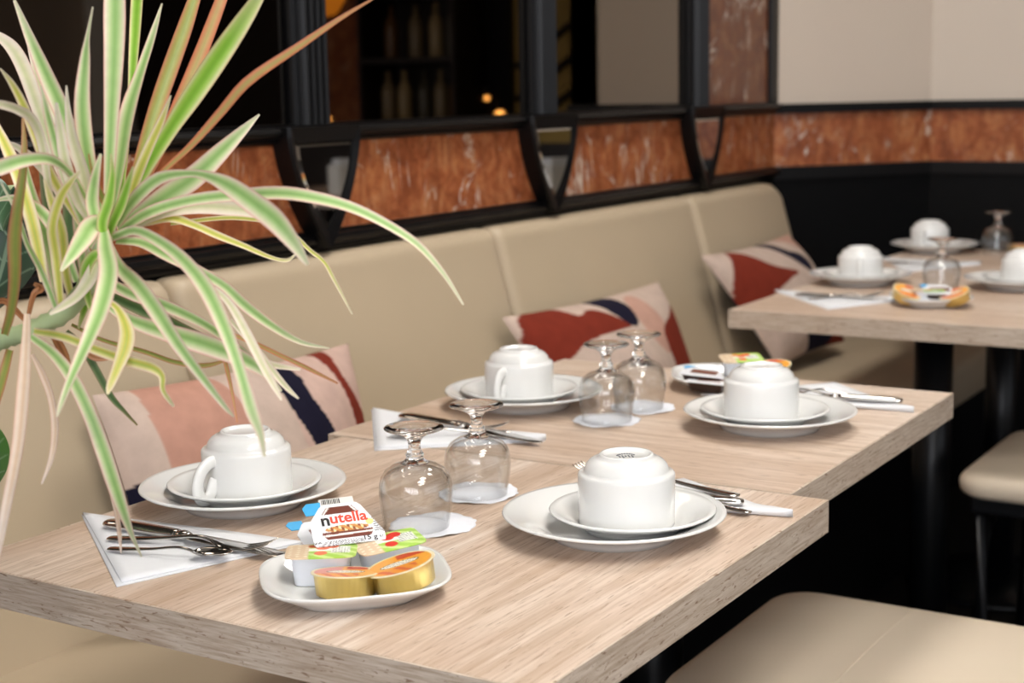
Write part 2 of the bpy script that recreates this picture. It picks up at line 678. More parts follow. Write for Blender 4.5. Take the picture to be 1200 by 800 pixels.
def wall_run(name, p, q, mats, parent_kind=True):
    p, q = np.array(p, float), np.array(q, float)
    d = q - p
    L = np.linalg.norm(d)
    d /= L
    nrm = np.array([d[1], -d[0]])      # towards the room (right of travel)
    if nrm @ (np.array([2.0, 0.0]) - p) < 0:
        nrm = -nrm
    ang = math.atan2(d[1], d[0])

    def seg(nm, z0, z1, dep, mat, par=None, s0=0.0, s1=L, bev=0.0):
        v = []
        for s in (s0, s1):
            for e in (-0.10 if par is None else 0.0, dep):
                for z in (z0, z1):
                    c = p + d * s + nrm * e
                    v.append((c[0], c[1], z))
        f = [(0, 1, 3, 2), (4, 6, 7, 5), (0, 4, 5, 1), (2, 3, 7, 6), (1, 5, 7, 3), (0, 2, 6, 4)]
        return obj(nm, v, f, mat, par, False)
    w = struct(seg(name, 0, CEIL, 0.0, mats[0]))
    seg('wainscot_panel', 0.0, ZR0, 0.008, M['black_panel'], w)
    seg('dado_rail', ZR0, ZM0, 0.022, M['black_paint'], w)
    k = max(1, round(L / 0.6))
    for i in range(k):
        seg('marble_panel', ZM0, ZM1, 0.010, mats[1 + i % (len(mats) - 1)], w, L * i / k + 0.001, L * (i + 1) / k - 0.001)
    seg('dado_rail', ZM1, ZR1 - 0.006, 0.026, M['black_paint'], w)
    return w


wall_run('wall_corner', A, B, [M['cream_wall'], M['marble3'], M['marble1']])
wall_run('wall_back', B, (4.30, 0.74), [M['cream_wall2'], M['marble4'], M['marble2']])
struct(box('wall_passage', (4.30, 0.74, 0), (6.5, 0.84, CEIL), M['ochre']))
wd = struct(box('wall_far', (6.5, -3.6, 0), (6.6, 0.84, CEIL), M['dark_wood']))
for y0, y1, m in ((-2.04, -1.64, M['marble0']), (-0.82, -0.46, M['ochre'])):
    box('wall_panel', (6.485, y0, 0.9), (6.5, y1, CEIL), m, wd)
for y0, y1 in ((-1.66, -1.56), (-0.94, -0.82)):
    box('post', (6.44, y0, 0), (6.5, y1, CEIL), M['black_paint'], wd)
for t in (0.0, 0.16, 0.32):
    tube('stair_rail', [(6.47, -0.80, 0.95 + t), (6.47, -0.48, 1.15 + t)], 0.018, M['dark_wood'], wd, 6)
box('cream_column', (6.30, -3.60, 0), (6.5, -3.44, CEIL), M['white_frame'], wd)
struct(box('wall_behind', (-2.6, -3.6, 0), (-2.5, 1.75, CEIL), M['cream_wall']))
wr = struct(box('wall_right', (-2.5, -3.7, 0), (6.5, -3.6, CEIL), M['cream_wall']))


def window(name, org, uax, w, h, inward, nu, nv, pane):
    """a big shop window: frame, muntin bars and bright panes"""
    u = Vector(uax)
    z = Vector((0, 0, 1))
    nn = Vector(inward)
    o = Vector(org)
    root = empty(name, org)
    root['kind'] = 'structure'

    def bar(nm, a0, a1, b0, b1, d0, d1, mat):
        pts = []
        for a in (a0, a1):
            for b in (b0, b1):
                for d in (d0, d1):
                    pts.append(u * a + z * b + nn * d)
        f = [(0, 1, 3, 2), (4, 6, 7, 5), (0, 4, 5, 1), (2, 3, 7, 6), (1, 5, 7, 3), (0, 2, 6, 4)]
        return obj(nm, pts, f, mat, root, False)
    for i in range(nu):
        for j in range(nv):
            bar('pane', w * i / nu, w * (i + 1) / nu, h * j / nv, h * (j + 1) / nv, 0.01, 0.014, pane)
    for i in range(nu + 1):
        bar('muntin', w * i / nu - 0.025, w * i / nu + 0.025, -0.03, h + 0.03, 0.0, 0.05, M['white_frame'])
    for j in range(nv + 1):
        bar('muntin', -0.03, w + 0.03, h * j / nv - 0.025, h * j / nv + 0.025, 0.0, 0.045, M['white_frame'])
    return root


window('window_1', (-1.0, -3.6, 0.75), (1, 0, 0), 4.2, 1.8, (0, 1, 0), 6, 3, M['window_side'])
window('window_2', (-2.5, 1.0, 0.95), (0, -1, 0), 3.6, 1.5, (1, 0, 0), 5, 2, M['window_back'])


def ceiling_light(x, y, w, d, label):
    r = empty('ceiling_light', (x, y, CEIL), 0, label, 'ceiling light', 'ceiling panel lights')
    bm = bmesh.new()
    for lo, hi in (((-w / 2, -d / 2, -0.05), (w / 2, -d / 2 + 0.02, 0)), ((-w / 2, d / 2 - 0.02, -0.05), (w / 2, d / 2, 0)),
                   ((-w / 2, -d / 2, -0.05), (-w / 2 + 0.02, d / 2, 0)), ((w / 2 - 0.02, -d / 2, -0.05), (w / 2, d / 2, 0))):
        bm_box(bm, lo, hi)
    bm_obj('frame', bm, M['white_frame'], r)
    box('diffuser', (-w / 2 + 0.02, -d / 2 + 0.02, -0.04), (w / 2 - 0.02, d / 2 - 0.02, -0.03), M['lamp_panel'], r)


ceiling_light(2.45, 0.95, 0.9, 0.5, 'white square panel light in the ceiling above the second table')
ceiling_light(0.9, -0.2, 0.6, 0.6, 'added fill panel light, unseen, in the ceiling before the near tables')  # unseen fill added to light tables and stool from above
ceiling_light(0.2, -0.7, 1.0, 0.6, 'added fill panel light, unseen, in the ceiling in front of the window')  # further unseen fill panel, added to make up for dimmer window panes

# ------------------------------------------------------------------ things seen only in the tinted mirrors
bk = empty('shelf_unit', (6.3, -1.24, 0), 0, 'dark shelf unit with bottles reflected in the tinted mirror', 'shelf')
box('side_panel', (-0.15, -0.29, 0), (0.15, -0.27, 2.0), M['dark_wood'], bk)
box('side_panel', (-0.15, 0.27, 0), (0.15, 0.29, 2.0), M['dark_wood'], bk)
for z in (0.6, 0.98, 1.30, 1.62, 1.95):
    box('shelf', (-0.15, -0.27, z), (0.15, 0.27, z + 0.025), M['dark_wood'], bk)
bp = [(0, 0), (0.034, 0), (0.036, 0.01), (0.036, 0.15), (0.03, 0.18), (0.013, 0.21), (0.012, 0.26), (0, 0.26)]
bt_v, bt_f = lathe_data(bp, 16)
btm = [plain('bottle_%d' % i, c, 0.3, var=0.05) for i, c in enumerate(('#8a7a5c', '#4d4a3c', '#a8946a', '#6a4a28'))]
blab = ['pale', 'olive', 'sand coloured', 'brown']
bpos = [(-0.2, 1.005, 0), (-0.1, 1.005, 2), (0.02, 1.005, 1), (0.12, 1.005, 0), (0.21, 1.005, 3), (-0.17, 1.325, 3), (-0.02, 1.325, 0), (0.1, 1.325, 2), (0.2, 1.325, 1)]
for (y, z, c), nth in zip(bpos, ('first', 'second', 'third', 'fourth', 'fifth', 'first', 'second', 'third', 'fourth')):
    o = obj('bottle', bt_v, bt_f, btm[c], None, True, None, (6.28, -1.24 + y, z))
    tag(o, '%s bottle, %s of those on the %s dark shelf in the mirror' % (blab[c], nth, 'lower' if z < 1.2 else 'upper'), 'bottle', 'bottles on the mirrored shelf')


def pendant(x, y, z, label, r=0.012):
    t = empty('pendant_lamp', (x, y, z), 0, label, 'lamp')
    tube('cord', [(0, 0, 0.05), (0, 0, CEIL - z)], 0.003, M['black_metal'], t, 6)
    lathe('socket', [(0, 0.055), (0.012, 0.055), (0.014, 0.03), (0.01, 0.01), (0, 0.01)], M['black_metal'], t, 12)
    lathe('bulb', [(0, -r), (r * 0.7, -r * 0.7), (r, 0), (r * 0.7, r * 0.8), (0, r * 1.1)], M['bulb'], t, 12)


def mirrored(px, py, y_):
    """point on the plane x = const seen by reflection in the wall mirror"""
    d = ray(px, py)
    t = (WY - CAM[1]) / d[1]
    p = CAM + d * t
    d2 = np.array([d[0], -d[1], d[2]])
    s = (y_ - p[0]) / d2[0]
    return p + d2 * s


q = mirrored(380, 140, 5.6); pendant(*q, 'small bare bulb glowing beside the fluted pilaster in the mirror', 0.02)
q = mirrored(583, 134, 5.8); pendant(*q, 'small bare bulb glowing low in the middle mirror panel', 0.02)
q = mirrored(568, 115, 6.1); pendant(*q, 'faint amber bulb above the low bulb in the mirror', 0.012)
q = mirrored(378, -4, 5.5)
t = empty('globe_lamp', q, 0, 'amber glowing globe lamp at the top edge of the mirror', 'lamp')
lathe('globe', [(0, -0.09), (0.05, -0.08), (0.09, -0.02), (0.09, 0.03), (0.05, 0.085), (0, 0.09)], M['shade_glow'], t, 24)
tube('cord', [(0, 0, 0.085), (0, 0, CEIL - q[2])], 0.004, M['black_metal'], t, 6)

# ------------------------------------------------------------------ banquette
SZ = 0.485
bq = empty('banquette', (0, 0, 0), 0, 'long beige leather banquette with panelled backrest along the mirrored wall', 'bench')


def back_panel(x0, x1, round_end=0.0):
    """upholstered back: front face leans, soft rolled edges, wide rounded corner at the end of the run"""
    prof = []
    y_of = lambda z: 1.44 + (z - SZ) * 0.27
    zt = 0.905
    for z in np.linspace(SZ - 0.03, zt - 0.03, 12):
        prof.append((y_of(z), z))
    yc = y_of(zt - 0.03) + 0.028
    for a in np.linspace(0, PI / 2, 6)[1:]:
        prof.append((yc - 0.028 * math.cos(a), zt - 0.03 + 0.03 * math.sin(a)))
    prof.append((1.592, zt))
    nst = 28
    v, f = [], []
    us = np.concatenate([np.linspace(0, 0.06, 7)[:-1], np.linspace(0.06, 0.94, nst), np.linspace(0.94, 1, 7)[1:]])
    L = x1 - x0
    for u in us:
        s = min(u, 1 - u) * L
        e = 0.018 * max(0, 1 - s / 0.022) ** 2
        puff = 0.010 * math.sin(PI * u) ** 0.6
        drop = 0.0
        if round_end:
            se = (1 - u) * L
            if se < round_end:
                drop = round_end - math.sqrt(max(0, round_end ** 2 - (round_end - se) ** 2))
        for (y, z) in prof:
            k = (z - SZ) / (zt - SZ)
            zz = SZ - 0.03 + (z - SZ + 0.03) * (1 - drop / (zt - SZ)) - e * 0.4 * max(0, k)
            yy = min(y + e - puff * math.sin(PI * min(1, max(0, k))) + 0.27 * (zz - z), 1.592)
            v.append((x0 + 0.001 + u * (L - 0.002), yy, zz))
    m = len(prof)
    for i in range(len(us) - 1):
        for j in range(m - 1):
            f.append((i * m + j, i * m + j + 1, (i + 1) * m + j + 1, (i + 1) * m + j))
    # end caps to the wall
    for i, flip in ((0, False), (len(us) - 1, True)):
        base = len(v)
        v.append((v[i * m][0], 1.592, SZ - 0.03))
        ring = [i * m + j for j in range(m)] + [base]
        f.append(tuple(ring if flip else ring[::-1]))
    return obj('backrest', v, f, M['tan'], bq)


for a, b, r in ((0.80, 1.575, 0), (1.575, 2.435, 0), (2.435, 3.30, 0), (3.30, 3.86, 0.07)):
    back_panel(a, b, r)


def pad(name, x0, x1, y0, y1, z0, z1, rad, edge, mat, parent, crown=0.006):
    """soft cushion: rounded plan corners, rolled edge"""
    pl = rrect(x1 - x0, y1 - y0, rad, 8)
    cx, cy = (x0 + x1) / 2, (y0 + y1) / 2
    W, H = x1 - x0, y1 - y0
    rings = []
    for a in np.linspace(-PI / 2, PI / 2, 9):
        rings.append((edge * (1 - math.cos(a)), z0 + edge + edge * math.sin(a) if a < 0 else z1 - edge + edge * math.sin(a)))
    for t in (0.25, 0.5, 0.75):
        rings.append((edge + t * min(W, H) / 2 * 0.9, z1 + crown * math.sin(t * PI / 2)))
    v, f = [], []
    m = len(pl)
    for ins, z in rings:
        sx, sy = (W - 2 * ins) / W, (H - 2 * ins) / H
        for x, y in pl:
            v.append((cx + x * sx, cy + y * sy, z))
    for r in range(len(rings) - 1):
        for i in range(m):
            j = (i + 1) % m
            f.append((r * m + i, r * m + j, (r + 1) * m + j, (r + 1) * m + i))
    f.append(tuple(range(m - 1, -1, -1)))
    f.append(tuple((len(rings) - 1) * m + i for i in range(m)))
    return obj(name, v, f, mat, parent)


pad('seat', 0.80, 2.435, 1.00, 1.46, SZ - 0.11, SZ, 0.03, 0.02, M['tan'], bq, 0.002)
pad('seat', 2.437, 3.99, 1.00, 1.46, SZ - 0.11, SZ, 0.06, 0.025, M['tan'], bq, 0.002)
box('base', (0.82, 1.08, 0.0), (3.85, 1.59, SZ - 0.11), M['black_panel'], bq)

# ------------------------------------------------------------------ tables
TZ = 0.75
TH = 0.034


def table(x0, x1, y0, y1, along, label, posts):
    cx, cy = (x0 + x1) / 2, (y0 + y1) / 2
    r = empty('table', (cx, cy, 0), 0, label, 'table')
    w, d = x1 - x0, y1 - y0
    e = 0.0022
    tp = box('tabletop', (-w / 2 + e, -d / 2 + e, TZ - TH), (w / 2 - e, d / 2 - e, TZ), M['oak_' + along], r, 0.0006, 1)
    for nm, lo, hi, m in (('edge_band', (-w / 2, -d / 2, TZ - TH), (-w / 2 + e, d / 2, TZ - 0.0004), 'oak_ey'),
                          ('edge_band', (w / 2 - e, -d / 2, TZ - TH), (w / 2, d / 2, TZ - 0.0004), 'oak_ey'),
                          ('edge_band', (-w / 2 + e, -d / 2, TZ - TH), (w / 2 - e, -d / 2 + e, TZ - 0.0004), 'oak_ex'),
                          ('edge_band', (-w / 2 + e, d / 2 - e, TZ - TH), (w / 2 - e, d / 2, TZ - 0.0004), 'oak_ex')):
        box(nm, lo, hi, M[m], r)
    px_, py_ = posts
    lathe('column', [(0, 0.03), (0.037, 0.03), (0.037, TZ - TH - 0.008), (0, TZ - TH - 0.008)], M['black_metal'], r, 32, None, (px_ - cx, py_ - cy, 0))
    box('mounting_plate', (px_ - cx - 0.11, py_ - cy - 0.11, TZ - TH - 0.008), (px_ - cx + 0.11, py_ - cy + 0.11, TZ - TH), M['black_metal'], r, 0.002)
    lathe('base', [(0, 0), (0.2, 0), (0.205, 0.006), (0.19, 0.016), (0.06, 0.03), (0, 0.03)], M['black_metal'], r, 40, None, (px_ - cx, py_ - cy, 0))
    return r


table(0.862, 1.431, 0.521, 1.142, 'x', 'pale oak table nearest the camera, set for two with a plate of spreads', (1.15, 0.83))
table(1.434, 2.018, 0.562, 1.166, 'y', 'pale oak table just behind the nearest one, two place settings', (1.727, 0.865))
table(2.605, 3.200, 0.560, 1.150, 'y', 'pale oak table by the black panelled wall, its front edge towards us', (2.905, 0.85))
table(3.203, 3.800, 0.565, 1.160, 'y', 'farthest pale oak table against the black corner', (3.50, 0.865))


table(4.70, 5.40, -1.25, -0.55, 'y', 'oak table seen only in the small shield mirror by the plant', (5.05, -0.9))
table(4.95, 5.60, -0.30, 0.35, 'y', 'oak table seen only in the middle shield mirror', (5.28, 0.03))

# ------------------------------------------------------------------ stools
def stool(cx, cy, label, w=0.42, d=0.42):
    r = empty('stool', (cx, cy, 0), 0, label, 'stool', 'beige cushioned stools')
    pad('seat', -w / 2, w / 2, -d / 2, d / 2, 0.435, 0.478, 0.055, 0.018, M['seat'], r, 0.006)
    tube('seam', crom([(-w / 2 + 0.004, 0.02, 0.4690), (-w / 2 + 0.02, 0.02, 0.4775), (-w / 2 + 0.10, 0.02, 0.4815), (0, 0.02, 0.4840), (w / 2 - 0.10, 0.02, 0.4815), (w / 2 - 0.02, 0.02, 0.4775), (w / 2 - 0.004, 0.02, 0.4690)], 30), 0.0011, M['seat'], r, 6)
    box('seat_frame', (-w / 2 + 0.025, -d / 2 + 0.025, 0.405), (w / 2 - 0.025, d / 2 - 0.025, 0.436), M['black_metal'], r, 0.006)
    for sx in (-1, 1):
        for sy in (-1, 1):
            x, y = sx * (w / 2 - 0.045), sy * (d / 2 - 0.045)
            tube('leg', [(x, y, 0.41), (x, y, 0.2), (x + sx * 0.012, y + sy * 0.012, 0.0)], 0.014, M['black_metal'], r, 10)
    for sy in (-1, 1):
        x, y = w / 2 - 0.06, sy * (d / 2 - 0.045)
        arc = [(-x, y, 0.12), (-x + 0.002, y, 0.30), (-x + 0.02, y, 0.35), (-x + 0.06, y, 0.375), (x - 0.06, y, 0.375), (x - 0.02, y, 0.35), (x - 0.002, y, 0.30), (x, y, 0.12)]
        tube('brace', crom(arc, 30), 0.006, M['black_metal'], r, 8)
    for sx in (-1, 1):
        x = sx * (w / 2 - 0.04)
        tube('stretcher', [(x, -d / 2 + 0.045, 0.14), (x, d / 2 - 0.045, 0.14)], 0.007, M['black_metal'], r, 8)
    return r


stool(1.715, 0.555, 'beige leather stool in the bottom right corner, pushed under the second table')
stool(2.845, 0.520, 'beige leather stool cut by the right edge, in front of the far tables', 0.44, 0.42)


# ------------------------------------------------------------------ cushions
def in_poly(u, v, poly):
    c = np.zeros(len(u), bool)
    j = len(poly) - 1
    for i in range(len(poly)):
        (xi, yi), (xj, yj) = poly[i], poly[j]
        if yi != yj:
            c ^= ((yi > v) != (yj > v)) & (u < (xj - xi) * (v - yi) / (yj - yi) + xi)
        j = i
    return c


def smooth_poly(p, n=6):
    q = list(p)
    out = []
    m = len(q)
    for i in range(m):
        a, b, c, d = (np.array(q[(i + k) % m], float) for k in (-1, 0, 1, 2))
        for t in range(n):
            u = t / n
            out.append(tuple(0.5 * (2 * b + (c - a) * u + (2 * a - 5 * b + 4 * c - d) * u * u + (3 * b - a - 3 * c + d) * u ** 3)))
    return out


BLUSH, PINK, SAND, RUST, NAVY, ROSE = '#cdafa2', '#c39a89', '#cab4a6', '#7c3022', '#1c1a2c', '#c0917f'


def cushion(corners, layers, base, label, thick=0.075, nu=150, nv=110):
    """corners TL, TR, BR, BL in the world; front bulges towards the room"""
    TL, TR, BR, BL = [np.array(c, float) for c in corners]
    cen = (TL + TR + BR + BL) / 4
    nrm = np.cross(TR - TL, BL - TL)
    nrm /= np.linalg.norm(nrm)
    if nrm[1] > 0:
        nrm = -nrm
    root = empty('cushion', cen, 0, label, 'cushion', 'patterned cushions on the banquette')
    polys = [(smooth_poly(p), lin(c)) for p, c in layers]
    base = lin(base)

    def grid(nu, nv, sgn, paint):
        vs, fs, cs = [], [], []
        for j in range(nv + 1):
            for i in range(nu + 1):
                u, v = i / nu, j / nv
                a, b = 2 * u - 1, 2 * v - 1
                # pinched sides between pointed corners
                pu = a * (1 - 0.045 * (1 - b * b))
                pv = b * (1 - 0.055 * (1 - a * a))
                uu, vv = (pu + 1) / 2, (pv + 1) / 2
                p = (TL * (1 - uu) + TR * uu) * (1 - vv) + (BL * (1 - uu) + BR * uu) * vv
                h = thick * (max(0, 1 - abs(a) ** 2.6) * max(0, 1 - abs(b) ** 2.6)) ** 0.62
                wob = 0.006 * math.sin(7 * u + 3 * v) * math.sin(5 * v + 1.3) * (1 - a * a) * (1 - b * b)
                vs.append(p + nrm * sgn * (h + wob) - cen)
        if paint:
            U, V = np.meshgrid(np.linspace(0, 1, nu + 1), np.linspace(0, 1, nv + 1))
            U, V = U.ravel(), V.ravel()
            cs = np.tile(np.array(base), (len(U), 1))
            for poly, col in polys:
                cs[in_poly(U, V, poly)] = col
        for j in range(nv):
            for i in range(nu):
                q = j * (nu + 1) + i
                fs.append((q, q + nu + 1, q + nu + 2, q + 1) if sgn > 0 else (q, q + 1, q + nu + 2, q + nu + 1))
        return vs, fs, cs
    v, f, c = grid(nu, nv, 1, True)
    obj('front_cover', v, f, M['velvet'], root, True, c)
    v, f, c = grid(40, 30, -0.55, False)
    obj('back_cover', v, f, M['navy'], root)
    return root


cushion([ony(108, 463, 1.455), ony(408, 402, 1.485), (1.845, 1.40, 0.50), (1.315, 1.36, 0.50)],
        [([(-.05, -.05), (.10, -.05), (.13, .3), (.11, .6), (.10, .85), (.10, 1.05), (-.05, 1.05)], SAND),
         ([(.12, -.05), (.36, -.05), (.37, .4), (.38, .75), (.28, .9), (.11, .6)], ROSE),
         ([(.38, -.05), (.54, -.05), (.54, .35), (.56, .75), (.44, .8), (.39, .4)], SAND),
         ([(.55, .02), (.655, .02), (.65, .22), (.69, .40), (.74, .62), (.74, .85), (.65, .80), (.58, .45), (.545, .25)], NAVY),
         ([(.65, -.05), (.80, -.05), (.82, .4), (.82, .65), (.75, .6), (.69, .36)], BLUSH),
         ([(.79, -.05), (.86, -.05), (.85, .15), (.90, .32), (1.0, .50), (.98, .7), (.86, .75), (.84, .4)], RUST),
         ([(-.05, .50), (.05, .40), (.14, .42), (.20, .60), (.22, 1.05), (-.05, 1.05)], NAVY)],
        BLUSH, 'blush patterned cushion with a navy stripe behind the nearest table, under the plant')
cushion([ony(588, 372, 1.46), ony(772, 330, 1.50), (2.93, 1.36, 0.50), (2.36, 1.34, 0.50)],
        [([(.02, .12), (.05, .03), (.20, -.05), (.26, .12), (.36, .10), (.48, .30), (.40, .31), (.2, .33), (.06, .42), (.0, .25)], RUST),
         ([(.40, -.06), (.50, -.06), (.54, .0), (.57, .14), (.54, .30), (.48, .30), (.43, .14)], NAVY),
         ([(.58, .12), (.66, .05), (.70, .16), (.72, .4), (.66, .6), (.56, .4)], PINK),
         ([(.68, .44), (.80, .32), (1.05, .20), (1.05, .9), (.80, .95), (.70, .7)], RUST),
         ([(.3, .62), (.45, .55), (.5, .8), (.4, 1.0), (.28, .9)], NAVY)],
        SAND, 'slumped rust and blush cushion behind the upturned glasses of the second table')
cushion([ony(821, 300, 1.465), ony(924, 274, 1.49), ony(990, 400, 1.30), ony(912, 430, 1.33)],
        [([(.16, .02), (.22, .05), (.32, .24), (.52, .36), (.38, .40), (.16, .48), (.02, .54), (.01, .32)], RUST),
         ([(.46, -.03), (.56, -.02), (.63, .14), (.74, .22), (.76, .34), (.67, .38), (.58, .22)], NAVY),
         ([(.62, .78), (.82, .70), (1.0, .80), (.95, 1.05), (.72, 1.06), (.62, .95)], RUST),
         ([(.30, .72), (.48, .66), (.68, .80), (.70, 1.0), (.5, 1.06), (.34, .95)], NAVY),
         ([(.70, -.05), (1.05, -.05), (1.05, .5), (.9, .6), (.88, .25)], PINK)],
        SAND, 'rust and navy patterned cushion leaning at the far end of the banquette')

# ------------------------------------------------------------------ crockery
plate_prof = [(0, 0.0022), (0.050, 0.0022), (0.053, 0.0), (0.060, 0.0), (0.063, 0.004), (0.070, 0.0095), (0.088, 0.0162), (0.1035, 0.0212), (0.1052, 0.0226),
              (0.1040, 0.0240), (0.1005, 0.0234), (0.086, 0.0190), (0.074, 0.0140), (0.066, 0.0082), (0.060, 0.0056), (0, 0.0055)]
sauc_prof = [(0, 0.0022), (0.040, 0.0022), (0.0425, 0.0), (0.046, 0.0), (0.049, 0.004), (0.056, 0.0085), (0.070, 0.0142), (0.0770, 0.0178), (0.0785, 0.0192),
             (0.0772, 0.0204), (0.072, 0.0190), (0.060, 0.0128), (0.052, 0.0072), (0.046, 0.0048), (0.0315, 0.0048), (0.0305, 0.0042), (0, 0.0042)]
cup_prof = [(0, 0.0640), (0.018, 0.0642), (0.0208, 0.0650), (0.0224, 0.0672), (0.0245, 0.0674), (0.0256, 0.0660), (0.0262, 0.0640), (0.0300, 0.0632), (0.0345, 0.0608),
            (0.0380, 0.0570), (0.0398, 0.0525), (0.0404, 0.0505), (0.0435, 0.0500), (0.0450, 0.0488), (0.0455, 0.0470), (0.0455, 0.030), (0.0453, 0.004),
            (0.0450, 0.0008), (0.0440, 0.0), (0.0428, 0.0006), (0.0424, 0.004), (0.0424, 0.044), (0.038, 0.047), (0.034, 0.054), (0.028, 0.0575), (0, 0.0585)]
PL_ME = mesh_data('plate', *lathe_data(plate_prof, 72), M['porcelain'])
SA_ME = mesh_data('saucer', *lathe_data(sauc_prof, 64), M['porcelain'])
CU_ME = mesh_data('cup_body', *lathe_data(cup_prof, 64), M['porcelain'])
hp = crom([(0.0435, 0, 0.0425), (0.052, 0, 0.0415), (0.0615, 0, 0.034), (0.0665, 0, 0.021), (0.0640, 0, 0.0095), (0.0565, 0, 0.0058), (0.050, 0, 0.0105), (0.0470, 0, 0.0185), (0.0435, 0, 0.0235)], 34)
HA_ME = mesh_data('handle', *sweep_data(hp, [(0.0068, 0.0045)] * 34, 12, (0, 1, 0)), M['porcelain'])
STAMP = plain('grey_stamp', '#4d5258', 0.5)


def setting(px, py, sau_off, cup_off, hang, where, stamp=False, zref=TZ + 0.015):
    c = onz(px, py, zref)
    x, y = c[0], c[1]
    p = link('plate', PL_ME, None, (x, y, TZ))
    tag(p, 'round white side plate ' + where, 'plate', 'white side plates')
    rt = R[:, 0]
    s = link('saucer', SA_ME, None, (x + rt[0] * sau_off, y + rt[1] * sau_off, TZ + 0.0056))
    tag(s, 'white saucer below the upturned cup ' + where, 'saucer', 'white saucers')
    cx, cy = x + rt[0] * cup_off, y + rt[1] * cup_off
    u = empty('cup', (cx, cy, TZ + 0.0056 + 0.0049), hang, 'white coffee cup turned upside down ' + where, 'cup', 'upturned white cups')
    link('cup_body', CU_ME, u)
    link('handle', HA_ME, u)
    if stamp:
        bm = bmesh.new()
        for k in range(9):
            a = -1.1 + k * 0.27
            bm_box(bm, (0.009 * math.cos(a) - 0.0013, 0.009 * math.sin(a) - 0.0008, 0.0636), (0.009 * math.cos(a) + 0.0013, 0.009 * math.sin(a) + 0.0008, 0.0645))
        for k in range(5):
            bm_box(bm, (-0.006 + 0.002 * (k % 3), -0.006 + 0.003 * k, 0.0636), (0.002 + 0.001 * (k % 2), -0.0048 + 0.003 * k, 0.0645))
        tag(bm_obj('maker_stamp', bm, STAMP, u), 'faded grey maker stamp')
    return c


for (bx_, by_), wh in (((5.0, -0.78), 'near'), ((5.2, 0.10), 'middle')):
    hb = empty('napkin_holder', (bx_, by_, TZ), 0.4, 'white box of napkins reflected in the %s shield mirror' % ('left' if wh == 'near' else 'middle'), 'napkin holder')
    box('body', (-0.08, -0.05, 0), (0.08, 0.05, 0.12), M['white_frame'], hb, 0.006)
    box('napkin_stack', (-0.065, -0.035, 0.12), (0.065, 0.035, 0.145), M['paper'], hb, 0.003)

# handle angle: 0 = +x (away, right), pi/2 = +y (towards the wall)
setting(719.5, 607, 0.0175, 0.0120, 0.7, 'at the right of the nearest table', True)
setting(902, 486, -0.006, -0.0105, 0.12, 'at the right of the second table')
setting(285.5, 573, 0.0015, 0.0045, 3.05, 'under the plant leaves')
setting(614, 462, -0.006, -0.006, 3.24, 'at the wall side of the second table')
setting(1008, 324, 0.0, 0.0, 3.45, 'on the far table, nearest the cushion')
setting(1095, 288, 0.0, -0.012, 3.15, 'on the farthest table')
setting(1192, 329, 0.01, 0.015, 0.5, 'cut by the right border')

# ------------------------------------------------------------------ upturned glasses on doilies
g_out = [(0.0312, 0.0), (0.0330, 0.012), (0.0348, 0.024), (0.0355, 0.034), (0.0350, 0.042), (0.0330, 0.0495), (0.0285, 0.0560), (0.0215, 0.0605), (0.0140, 0.0630),
         (0.0098, 0.0655), (0.0082, 0.0690), (0.0090, 0.0712), (0.0078, 0.0732), (0.0060, 0.0760), (0.0056, 0.0800), (0.0066, 0.0845), (0.0092, 0.0882), (0.0150, 0.0915), (0.0220, 0.0938), (0.0282, 0.0958), (0.0290, 0.0970), (0.0282, 0.0980), (0.0200, 0.0974), (0.0100, 0.0968), (0, 0.0966)]
g_in = [(0, 0.0590), (0.0120, 0.0585), (0.0200, 0.0568), (0.0268, 0.0535), (0.0312, 0.0478), (0.0333, 0.0415), (0.0340, 0.034), (0.0333, 0.024), (0.0316, 0.012), (0.0299, 0.0006), (0.0305, 0.0), (0.0312, 0.0)]
ks = 8
GB_ME = mesh_data('bowl', *lathe_data(g_in[:-1] + g_out[:ks + 1], 72), M['thin_glass'])
GS_ME = mesh_data('stem_and_foot', *lathe_data([(0, g_out[ks][1] - 0.0015), (g_out[ks][0] - 0.001, g_out[ks][1] - 0.0004)] + g_out[ks:], 64), M['glass'])


def doily_mesh(seed):
    rg = np.random.RandomState(seed)
    ph = rg.uniform(0, 6.28, 3)
    n = 72
    rad = lambda a: 0.0405 * (1 + 0.055 * abs(math.sin(a * 8 + ph[0])) + 0.03 * math.sin(2 * a + ph[1]))
    v, f = [(0, 0, 0.0006)], []
    rings = (0.5, 0.72, 0.8, 0.9, 1.0)
    for k, t in enumerate(rings):
        for i in range(n):
            a = 2 * PI * i / n
            lift = 0.0006 + (0 if t < 0.8 else (t - 0.8) * 0.010 * (0.5 + 0.5 * math.sin(5 * a + ph[2])))
            v.append((rad(a) * t * math.cos(a), rad(a) * t * math.sin(a), lift))
    for i in range(n):
        f.append((0, 1 + i, 1 + (i + 1) % n))
    for k in range(len(rings) - 1):
        for i in range(n):
            j = (i + 1) % n
            f.append((1 + k * n + i, 1 + (k + 1) * n + i, 1 + (k + 1) * n + j, 1 + k * n + j))
    # underside for thickness
    nb = len(v)
    v += [(x, y, max(0.0, z - 0.0005)) for x, y, z in v]
    f += [tuple(nb + i for i in q[::-1]) for q in f[:]]
    o0 = 1 + (len(rings) - 1) * n
    for i in range(n):
        j = (i + 1) % n
        f.append((o0 + i, nb + o0 + i, nb + o0 + j, o0 + j))
    return mesh_data('doily', v, f, M['doily'])


